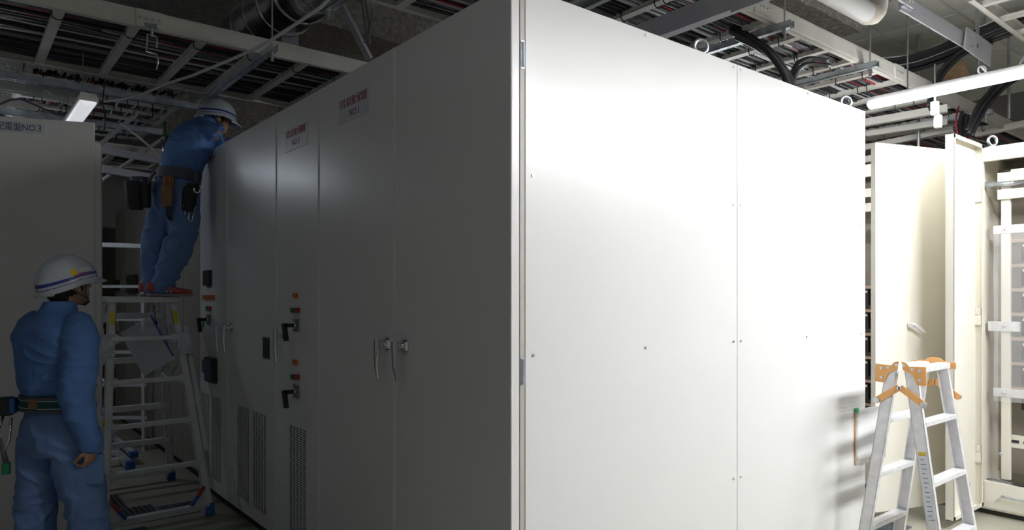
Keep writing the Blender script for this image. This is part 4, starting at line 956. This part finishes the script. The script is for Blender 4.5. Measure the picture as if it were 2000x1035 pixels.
def helmet(parent, P, M, stickers=True):
    X = lambda mb: mb.xform(Matrix.Translation(P(0, 0, 0))@M.to_4x4())
    mb = MB(); n, m = 36, 10; a, b, h, z0 = .120, .146, .132, .022; V = []; fs = []
    def shell(ph, k, g=0.0):
        x = (a+g)*math.sin(ph)*math.cos(k); y = -.004+(b+g)*math.sin(ph)*math.sin(k); z = z0+(h+g)*math.cos(ph)
        rb = .006*max(0, 1-abs(x)/.016)+.005*max(0, 1-abs(abs(x)-.055)/.014) if g == 0 and math.cos(ph) > .3 else 0
        return (x, y, z+rb-.18*max(0, .0-y)*(1-math.cos(ph)))
    for i in range(1, m+1):
        for k in range(n): V.append(shell(math.pi/2*i/m, 2*math.pi*k/n))
    V.append((0, -.004, z0+h+.006)); T_ = len(V)-1
    for i in range(m-1):
        for k in range(n): fs.append((i*n+k, (i+1)*n+k, (i+1)*n+(k+1) % n, i*n+(k+1) % n))
    for k in range(n): fs.append((T_, k, (k+1) % n))
    mb.quadset(V, fs)
    # flared rim all round, then inner wall
    V2 = []
    for k in range(n):
        x, y, z = shell(math.pi/2, 2*math.pi*k/n); l = math.hypot(x, y); V2 += [(x, y, z), (x*(1+.008/l), y*(1+.008/l), z-.022), (x*(1+.013/l), y*(1+.013/l), z-.026), (x*(1-.012/l), y*(1-.012/l), z-.020)]
    mb.quadset(V2, [(k*4+j, k*4+j+1, ((k+1) % n)*4+j+1, ((k+1) % n)*4+j) for k in range(n) for j in range(3)])
    hm = X(mb).build('helmet', 'helmet', None, smooth=True); hm.parent = parent
    mb = MB(); V3 = []; K = 13
    for i in range(K):
        k = math.pi/2+(i-(K-1)/2)*(1.9/(K-1)); x, y, z = shell(math.pi/2, k); e = .055*math.cos((i-(K-1)/2)/((K-1)/2)*math.pi/2)
        V3 += [(x, y, z-.010), (x*1.02, y+e*.55, z-.022), (x*1.0, y+e, z-.036), (x*1.0, y+e-.002, z-.040), (x, y, z-.018)]
    mb.quadset(V3, [(i*5+j, (i+1)*5+j, (i+1)*5+(j+1) % 5, i*5+(j+1) % 5) for i in range(K-1) for j in range(5)])
    pk = X(mb).build('peak', 'helmet', None, smooth=True); pk.parent = hm
    def patch(name, m, k0, k1, p0, p1, g):
        mb = MB(); N = max(3, int(abs(k1-k0)/.1)); V = [];
        for i in range(N+1):
            for p in (p0, (p0+p1)/2, p1): V.append(shell(p, k0+(k1-k0)*i/N, g))
        mb.quadset(V, [(i*3+j, (i+1)*3+j, (i+1)*3+j+1, i*3+j+1) for i in range(N) for j in range(2)])
        o = X(mb).build(name, m, None, smooth=True); o.parent = hm
    patch('blue_band', 'helmet_band', 0, 2*math.pi, 1.36, 1.46, .0016)
    patch('thin_stripe', 'helmet_band', 0, 2*math.pi, 1.545, 1.565, .0016)
    if stickers:
        patch('sticker', 'yellow', -.05, -.28, 1.12, 1.34, .003); patch('sticker', 'cloth_white', .55, .02, 1.14, 1.30, .0024); patch('sticker', 'violet', .5, -.2, 1.33, 1.46, .0028)
        patch('sticker', 'yellow', -1.75, -2.25, 1.33, 1.42, .003); patch('sticker', 'cloth_white', -1.75, -2.2, 1.43, 1.53, .003)
    # chin strap and nape pad
    for s in (-1, 1):
        o = MB(); o.tube([(s*.10, .03, .0), (s*.082, .022, -.05), (s*.055, .045, -.10), (s*.0, .055, -.116)], .0065, 6, flat=.4)
        o.tube([(s*.10, -.06, .0), (s*.085, -.01, -.045), (s*.07, .03, -.075)], .006, 6, flat=.4)
        q = X(o).build('chin_strap', 'strap', None, smooth=True); q.parent = hm
    mb = MB(); mb.loft([(Vector((0, -.118, z)), Vector((.06, 0, 0)), Vector((0, .012, 0))) for z in (-.035, .0)], 12); q = X(mb).build('nape_pad', 'cloth_white', None, smooth=True); q.parent = hm
    return hm
def hair(parent, P, M, low=-.075):
    mb = MB(); mb.ball((0, -.026, .02), .086, .092, .094, 18, 12); mb.ball((0, -.062, -.035), .066, .044, .052, 14, 10)
    for s in (-1, 1): mb.ball((s*.072, .008, -.012), .012, .018, .032, 8, 6)
    mb.xform(Matrix.Translation(P(0, 0, 0))@M.to_4x4())
    me = remesh(mb, .006, 2, lambda co: .006*ridge(noise.noise(Vector((co.x*70, co.y*70, co.z*18))))-.003)
    return mesh_obj(me, 'hair', 'hair', parent)
def eyes(parent, P):
    for s in (-1, 1):
        mb = MB(); mb.ball(P(s*.031, .076, .006), .0125, .0125, .0095, 12, 8); e = mb.build('eye', 'cloth_white', None, smooth=True); e.parent = parent
        mb = MB(); mb.ball(P(s*.031, .0855, .006), .0055, .005, .0055, 8, 6); e = mb.build('iris', 'hair', None, smooth=True); e.parent = parent
def shoe(parent, ankle, d, L=.29, m='shoe_red', zf=0.0):
    d = Vector((d[0], d[1], 0)).normalized(); s = Vector((d.y, -d.x, 0)); A = Vector((ankle[0], ankle[1], zf))
    mb = MB(); up = Vector((0, 0, 1)); hd = A-d*.07
    R_ = [(0, .030, .026, .052), (.03, .037, .030, .060), (.09, .038, .030, .058), (.15, .042, .026, .045), (.21, .047, .024, .036), (.26, .042, .020, .030), (.29, .022, .014, .026)]
    mb.loft([(hd+d*(x*L/.29)+up*(zc+.004), s*w, up*hh) for x, w, hh, zc in R_], 16)
    mb.loft([(A-d*.025+up*z, d*a, s*b) for z, a, b in ((.05, .055, .036), (.085, .05, .036), (.105, .046, .038))], 14)
    me = remesh(mb, .006, 4); o = mesh_obj(me, 'shoe', m, parent)
    mb = MB(); mb.loft([(hd+d*(x*L/.29)+up*.011, s*(w*1.06), up*.011) for x, w, hh, zc in R_], 16); q = mb.build('sole', 'sole', None, smooth=True); q.parent = o
    for k in range(4): 
        c = hd+d*(.105+k*.026)*L/.29+up*(.088-.010*k); b = MB(); b.tube([c-s*.024-up*.008, c+up*.003, c+s*.024-up*.008], .0035, 6); q = b.build('lace', 'cloth_white', None); q.parent = o
    b = MB()
    for sg in (-1, 1):
        for k in range(3): c = hd+d*(.10+k*.025)*L/.29; b.tube([c+s*sg*.041+up*.028, c+d*.03+s*sg*.036+up*.062], .004, 5, flat=.5)
    q = b.build('side_stripes', 'cloth_white', None); q.parent = o
    return o
def oval_band(c, u, v, z0, z1, th, up=Vector((0, 0, 1)), a0=0, a1=2*math.pi, n=40, out=0.0):
    """belt-like band: ellipse u, v, heights z0..z1 along up"""
    mb = MB(); V = []; full = abs(a1-a0-2*math.pi) < 1e-4; K = n if full else n+1
    for k in range(K):
        a = a0+(a1-a0)*k/n; e = u*math.cos(a)+v*math.sin(a); l = e.length
        for g, z in ((0, z0), (th, z0), (th, z1), (0, z1)): V.append(Vector(c)+e*((l+g+out)/l)+up*z)
    mb.quadset(V, [(k*4+j, ((k+1) % K)*4+j, ((k+1) % K)*4+(j+1) % 4, k*4+(j+1) % 4) for k in range(n if full else n) for j in range(4) if full or k < n])
    return mb
def local(mb, name, m, parent, smooth=False, auto=None, bevel=0):
    o = mb.build(name, m, None, smooth=smooth, auto=auto, bevel=bevel); o.parent = parent; return o

# ---------------------------------------------------------------- man on the floor, back to the camera
g = at(110, 579, 3.5)
W1 = thing('person', (g.x, g.y, 0), 'man in blue work clothes and white helmet, back turned, watching from the floor', 'person', rz=YAW+math.radians(17))
ff = Vector((.574, .819, 0)); rr_ = Vector((.819, -.574, 0)); UP = Vector((0, 0, 1))
B1 = lambda a, b, z, x=0.0: rr_*a+ff*b+Vector((x, 0, z))
def w1(kind):
    """kind: 0 body, 1 jacket, 2 trousers; clothes are wider than the body"""
    mb = MB()
    if kind in (0, 1):
        k = .84 if kind == 0 else 1.0
        rings = [(.985, .160, .112, 0), (1.04, .163, .112, 0), (1.10, .188, .130, -.01), (1.20, .203, .138, -.012), (1.30, .210, .135, -.015), (1.38, .200, .118, -.012), (1.43, .165, .098, -.005), (1.47, .105, .080, 0.005), (1.505, .070, .068, .015)]
        mb.loft([(B1(0, fo, z), rr_*a*k, ff*b*k) for z, a, b, fo in rings], 28)
        q = .66 if kind == 0 else 1.0
        limb(mb, [B1(.150, -.005, 1.405), B1(.195, -.025, 1.34), B1(.220, -.055, 1.22), B1(.232, -.085, 1.09), B1(.252, -.075, .985), B1(.262, -.045, .865)], [.075*q, .085*q, .082*q, .078*q, .070*q, (.034 if kind == 0 else .052)], 18)
        limb(mb, [B1(-.150, .005, 1.405), B1(-.195, .01, 1.34), B1(-.215, .04, 1.22), B1(-.215, .06, 1.10), B1(-.205, .09, 1.00), B1(-.19, .13, .88)], [.075*q, .083*q, .078*q, .075*q, .066*q, .034 if kind == 0 else .050], 18)
        if kind == 1:
            mb.loft([(B1(0, .012, 1.475), rr_*.088, ff*.080), (B1(0, .018, 1.525), rr_*.078, ff*.072)], 24)          # collar
            limb(mb, [B1(.261, -.05, .885), B1(.263, -.038, .835)], [.055, .056], 18)                                          # cuff
    if kind in (0, 2):
        q = .76 if kind == 0 else 1.0
        if kind == 2:
            mb.loft([(B1(0, 0, z, .012), rr_*a, ff*b) for z, a, b in ((1.03, .160, .112), (.97, .176, .124), (.90, .200, .142), (.83, .212, .148), (.77, .205, .140))], 28)
        else:
            mb.loft([(B1(0, 0, z, .012), rr_*a, ff*b) for z, a, b in ((1.03, .15, .105), (.90, .17, .12), (.80, .17, .12))], 24)
        for s, x0, x1, x2 in ((-1, -.085, -.105, -.10), (1, .095, .150, .16)):
            yy = -.058*s
            limb(mb, [(x0+.012, yy, .84), (x0*1.05+.01, yy, .70), (x1, yy*1.0, .50), (x2, yy, .32), (x2, yy-.01, .12)], [.115*q, .112*q, .094*q, .090*q, .083*q], 20)
    if kind == 0:
        limb(mb, [B1(0, .02, 1.46), (.02, .035, 1.51), (.032, .035, 1.56)], [.052, .055, .056], 14)
        hp = head_parts(mb, HC1, HF1, HU1)
        hand(mb, B1(.263, -.035, .842), (.0, .05, -1), (-.75, .25, .05), -1, .95, 1.02)
        hand(mb, B1(-.19, .13, .87), (.02, .03, -1), (.75, .2, 0), 1, .8)
        return mb, hp
    return mb
HC1 = Vector((.042, .045, 1.608)); HF1 = Vector((.66, .72, .22)); HU1 = Vector((-.12, -.05, 1))
mb, (P1, M1) = w1(0)
body = mesh_obj(remesh(mb, .0052, 3), 'body', 'skin', W1)
f1 = folds(3, (.3, .2, .9), .0085, 11, [(B1(.2, -.05, 1.10), .13, 1.0), (B1(.2, 0, .93), .10, .8), (B1(.08, -.12, 1.2), .14, .5), (B1(0, -.1, 1.06), .10, .9), (B1(.15, -.08, 1.36), .08, .7)])
local_j = mesh_obj(remesh(w1(1), .0065, 5, f1), 'jacket', 'jacket', W1)
f2 = folds(9, (.5, .1, .8), .010, 9, [((-.10, 0, .52), .16, .9), ((.15, 0, .50), .16, .9), ((.02, -.12, .80), .12, .7), ((-.1, 0, .2), .2, .8), ((.16, 0, .2), .2, .8)])
local_t = mesh_obj(remesh(w1(2), .0065, 5, f2), 'trousers', 'trousers', W1)
helmet(W1, P1, M1); hair(W1, P1, M1); eyes(W1, P1)
for x, y in ((-.10, .058), (.165, -.068)): shoe(W1, (x, y+.01), ff, m='shoe_black')
# seams: centre back, yoke, trouser seat seam, cuff band, button
ys = MB(); 
# cargo pocket
cp = MB(); c = Vector((.185, -.155, .815)); cp.prism([c+Vector((-.075, -.015, .02)), c+Vector((.055, .03, .045)), c+Vector((.062, .03, -.03)), c+Vector((.02, .012, -.055)), c+Vector((-.06, -.012, -.05))], (-.35, .9, 0), .02)
local(cp, 'cargo_flap', 'trousers', local_t, bevel=.006)
cp = MB(); cp.box((.115, -.150, .62), (.245, -.115, .775)); local(cp, 'cargo_pocket', 'trousers', local_t, bevel=.014)
bt = oval_band(B1(0, 0, 0, .004), rr_*.176, ff*.128, .985, 1.062, .012)
belt = local(bt, 'safety_belt', 'belt_green', W1)
for z in (.992, 1.054): local(oval_band(B1(0, 0, 0, .004), rr_*.189, ff*.141, z-.006, z+.006, .002), 'belt_edge', 'strap', belt)
for z in (1.005, 1.042): local(oval_band(B1(0, 0, 0, .004), rr_*.188, ff*.140, z-.0015, z+.0015, .0016), 'stitching', 'cloth_white', belt)
local(oval_band(B1(0, 0, 0, .004), rr_*.188, ff*.140, .99, 1.058, .004, a0=-2.62, a1=-2.48, n=4), 'belt_loop', 'strap', belt)
local(oval_band(B1(0, 0, 0, .004), rr_*.188, ff*.140, 1.004, 1.052, .004, a0=-1.62, a1=-1.34, n=6), 'leather_patch', 'leather', belt)
# rope grab and hook at his left hip
hk = Vector((-.222, .02, 1.0)); local(MB().box((hk.x-.035, hk.y-.03, hk.z-.04), (hk.x+.03, hk.y+.03, hk.z+.05)), 'belt_holder', 'belt_black', belt, bevel=.006)
local(MB().box((hk.x+.022, hk.y-.034, hk.z-.03), (hk.x+.045, hk.y+.03, hk.z+.045)), 'blue_tab', 'blue_rubber', belt, bevel=.004)
mb = MB(); mb.tube([hk+Vector((-.01, -.01, -.04)), hk+Vector((-.035, -.02, -.13)), hk+Vector((-.028, -.02, -.17)), hk+Vector((.0, -.02, -.21)), hk+Vector((.018, -.02, -.16)), hk+Vector((.028, -.02, -.05))], .007, 8)
local(mb, 'snap_hook', 'chrome', belt, smooth=True)
mb = MB(); mb.tube([hk+Vector((-.025, -.02, -.15)), hk+Vector((-.01, -.02, -.20)), hk+Vector((.005, -.02, -.27))], [.012, .010, .014], 8); local(mb, 'lanyard_end', 'strap', belt, smooth=True)
mb = MB(); mb.box((hk.x-.012, hk.y-.03, hk.z-.33), (hk.x+.022, hk.y-.005, hk.z-.27)); local(mb, 'lanyard_clip', 'lamp_green', belt, bevel=.004)
# ---------------------------------------------------------------- man on the ladder
g = at(330, 577, 5.2)
W2 = thing('person', (g.x, g.y, PLZ), 'man in blue work clothes standing on the platform ladder, leaning over the cabinet top', 'person', rz=YAW+math.radians(26))
f2v = Vector((.777, .629, 0)); r2v = Vector((.629, -.777, 0))
HC2 = Vector((.335, .07, 1.385)); HF2 = Vector((.95, .26, -.16)); HU2 = Vector((.14, .0, 1))
def w2(kind):
    mb = MB()
    if kind in (0, 1):
        k = .84 if kind == 0 else 1.0
        cs = [((.062, .0, .86), .150, .118), ((.072, .0, .92), .152, .120), ((.095, .005, 1.01), .176, .134), ((.128, .012, 1.10), .190, .140), ((.168, .02, 1.19), .198, .136), ((.212, .03, 1.26), .186, .112), ((.245, .04, 1.305), .130, .090), ((.270, .05, 1.34), .078, .070)]
        limb(mb, [c for c, a, b in cs], [(a*k, b*k) for c, a, b in cs], 28, ref=r2v)
        q = .66 if kind == 0 else 1.0
        limb(mb, [(.265, -.085, 1.245), (.325, -.130, 1.215), (.375, -.10, 1.15), (.425, -.03, 1.085), (.50, .10, 1.06), (.56, .20, 1.05)], [.075*q, .088*q, .085*q, .078*q, .066*q, .034 if kind == 0 else .052], 18)
        limb(mb, [(.165, .125, 1.245), (.14, .175, 1.20), (.22, .26, 1.14), (.33, .33, 1.10), (.45, .37, 1.10), (.56, .40, 1.10)], [.075*q, .085*q, .082*q, .075*q, .064*q, .034 if kind == 0 else .050], 18)
        if kind == 1: limb(mb, [(.258, .045, 1.315), (.285, .052, 1.352)], [(.090, .082), (.078, .074)], 22, ref=r2v)
    if kind in (0, 2):
        q = .76 if kind == 0 else 1.0; cc = .82 if kind == 0 else 1.0
        limb(mb, [(.066, 0, .90), (.058, 0, .83), (.048, 0, .74), (.040, 0, .66)], [(.150*cc, .122*cc), (.176*cc, .142*cc), (.190*cc, .150*cc), (.17*cc, .14*cc)], 28, ref=r2v)
        limb(mb, [(.098, -.075, .74), (.100, -.085, .60), (.088, -.095, .44), (.035, -.085, .28), (-.015, -.075, .16), (-.040, -.07, .075)], [.112*q, .114*q, .104*q, .095*q, .084*q, .078*q], 20)
        limb(mb, [(-.015, .07, .74), (-.045, .065, .60), (-.085, .06, .44), (-.105, .055, .28), (-.105, .055, .16), (-.105, .05, .075)], [.108*q, .104*q, .096*q, .088*q, .080*q, .076*q], 20)
    if kind == 0:
        limb(mb, [(.262, .045, 1.30), (.290, .055, 1.345), (.315, .062, 1.375)], [.055, .055, .056], 14)
        hp = head_parts(mb, HC2, HF2, HU2)
        hand(mb, (.565, .205, 1.05), (.6, .75, -.3), (0, 0, -1), 1, .6); hand(mb, (.565, .40, 1.10), (.8, .4, -.4), (0, 0, -1), -1, .6)
        return mb, hp
    return mb
mb, (P2, M2) = w2(0)
mesh_obj(remesh(mb, .0055, 3), 'body', 'skin', W2)
f3 = folds(17, (.6, 0, .7), .009, 10, [((.13, -.12, 1.05), .14, .8), ((.07, -.08, .94), .10, .9), ((.35, -.1, 1.17), .10, .9), ((.25, -.12, 1.22), .09, .9)])
j2 = mesh_obj(remesh(w2(1), .0065, 5, f3), 'jacket', 'jacket', W2)
f4 = folds(23, (.7, .1, .6), .010, 9, [((.06, -.1, .40), .16, 1.0), ((-.1, 0, .42), .15, 1.0), ((0, -.05, .15), .14, 1.1), ((.03, -.1, .66), .12, .7)])
t2_ = mesh_obj(remesh(w2(2), .0065, 5, f4), 'trousers', 'trousers', W2)
helmet(W2, P2, M2, False); hair(W2, P2, M2); eyes(W2, P2)
shoe(W2, (-.075, -.085), (.985, -.12), L=.305); shoe(W2, (-.13, .06), (.95, .25), L=.30)
# tool belt: band tilted down towards the cabinet
bu = (UP+f2v*.16).normalized(); bc = Vector((.062, 0, .90)); bf = (f2v-bu*f2v.dot(bu)).normalized(); br = r2v
tb = local(oval_band(bc, br*.166, bf*.134, -.032, .028, .008, up=bu), 'tool_belt', 'belt_black', W2)
local(oval_band(bc, br*.174, bf*.142, -.045, .034, .006, up=bu, a0=-1.9, a1=.9, n=24), 'back_support', 'strap', tb)
def on_belt(a, out=.0): 
    e = br*math.cos(a)*.176+bf*math.sin(a)*.144; return bc+e*((e.length+out)/e.length), e.normalized()
def pouch(name, c, n, w, d, h, m, taper=.8, parent=None, tilt=0.0):
    n = Vector((n.x, n.y, 0)).normalized(); s = Vector((-n.y, n.x, 0)); up = (UP+s*tilt).normalized(); mb = MB(); c = Vector(c)
    mb.loft([(c+n*d*.5+up*z, (s*w*.5+n*d*.12)*k, (n*d*.5)*k) for z, k in ((.0, 1.0), (-h*.3, 1.02), (-h*.75, .95), (-h, taper))], 14); o = mb.build(name, m, None, auto=50); o.parent = parent or tb; return o, n, s
# angle 0 = his right side (towards the camera)
c, n = on_belt(-.28, .012); c = Vector((.002, -.155, .87)); n = Vector((-.25, -1, 0))
pouch('leather_pouch', c+Vector((0, 0, .0)), n, .075, .03, .12, 'leather'); pouch('leather_pouch', c+Vector((-.008, -.012, -.075)), n, .085, .05, .145, 'leather', .75)
mb = MB(); mb.box((c.x-.02, c.y-.03, c.z-.29), (c.x+.012, c.y-.005, c.z-.20)); mb.tube([c+Vector((0, -.018, -.29)), c+Vector((.01, -.018, -.315))], .012, 8); local(mb, 'cutter_handle', 'black_plastic', tb, bevel=.004)
for k, (dx, m) in enumerate(((-.028, 'lamp_orange'), (.004, 'lamp_orange'), (-.030, 'black_plastic'), (-.008, 'blue_rubber'))):
    p = c+Vector((dx, -.035, -.11 if k > 1 else -.03)); local(MB().tube([p-Vector((0, 0, .05)), p+Vector((.002, 0, .035))], .008 if k > 1 else .005, 8), 'pen', m, tb)
c = Vector((.155, -.155, .83)); n = Vector((.15, -1, 0))
pouch('black_pouch', c, n, .085, .035, .19, 'belt_black', .85, tilt=.12); pouch('black_pouch', c+Vector((-.012, -.015, -.02)), n, .10, .045, .19, 'belt_black', .8, tilt=.12)
mb = MB(); p = c+Vector((.0, -.05, -.20)); mb.tube([p+Vector((.012, 0, .02)), p+Vector((.0, 0, -.07)), p+Vector((-.014, 0, -.085)), p+Vector((-.026, 0, -.07)), p+Vector((-.018, 0, .02))], .006, 8); mb.tube([p+Vector((-.045, 0, .02)), p+Vector((-.052, 0, -.045))], .005, 6); local(mb, 'pliers', 'chrome', tb, smooth=True)
mb = MB(); p = c+Vector((.025, -.05, .02)); mb.bar(p+Vector((.0, 0, .06)), p+Vector((.0, 0, -.01)), .045, .02); local(mb, 'tool_grip', 'strap', tb, bevel=.008)
mb = MB(); p = c+Vector((.03, -.058, -.05)); mb.torus(p, (0, 1, 0), .020, .008, 14, 8, a0=.6, a1=4.6); local(mb, 'wrench_head', 'chrome', tb, smooth=True)
for dx, dz in ((-.05, -.02), (-.045, -.06), (-.06, -.17), (-.03, -.175), (.02, -.18)): local(MB().ball(c+Vector((dx, -.05, dz)), .005), 'rivet', 'chrome', tb)
c = Vector((-.125, -.07, .845)); pouch('black_pouch', c, Vector((-.75, -.65, 0)), .085, .07, .20, 'belt_black', .8, tilt=-.05)
mb = MB(); mb.bar(c+Vector((.03, -.03, .06)), c+Vector((-.02, -.045, -.03)), .06, .02); local(mb, 'pouch_strap', 'strap', tb, bevel=.005)
mb = MB(); c = Vector((-.215, -.03, .835)); mb.loft([(c+Vector((0, 0, z)), Vector((r, 0, 0)), Vector((0, r*.9, 0))) for z, r in ((.0, .078), (-.02, .076), (-.10, .068), (-.16, .062), (-.20, .045))], 20); local(mb, 'bucket_bag', 'belt_black', tb, auto=50)
mb = MB(); c = Vector((-.185, -.0, .875)); mb.loft([(c+Vector((0, 0, z)), Vector((r, 0, 0)), Vector((0, r*.9, 0))) for z, r in ((.0, .070), (-.02, .068), (-.08, .062))], 20); local(mb, 'bucket_bag', 'strap', tb, auto=50)
# safety line and hook behind his back
mb = MB(); mb.tube([(-.03, .10, 1.33), (-.02, .10, 1.15), (-.035, .08, 1.02), (-.02, .06, .95)], .008, 8); local(mb, 'safety_line', 'lamp_green', tb, smooth=True)
mb = MB(); mb.tube([(-.05, .05, 1.18), (-.035, .05, 1.10), (-.03, .05, 1.03), (-.055, .05, 1.00), (-.06, .05, .97), (-.03, .05, .96)], .007, 8); local(mb, 'snap_hook', 'chrome', tb, smooth=True)
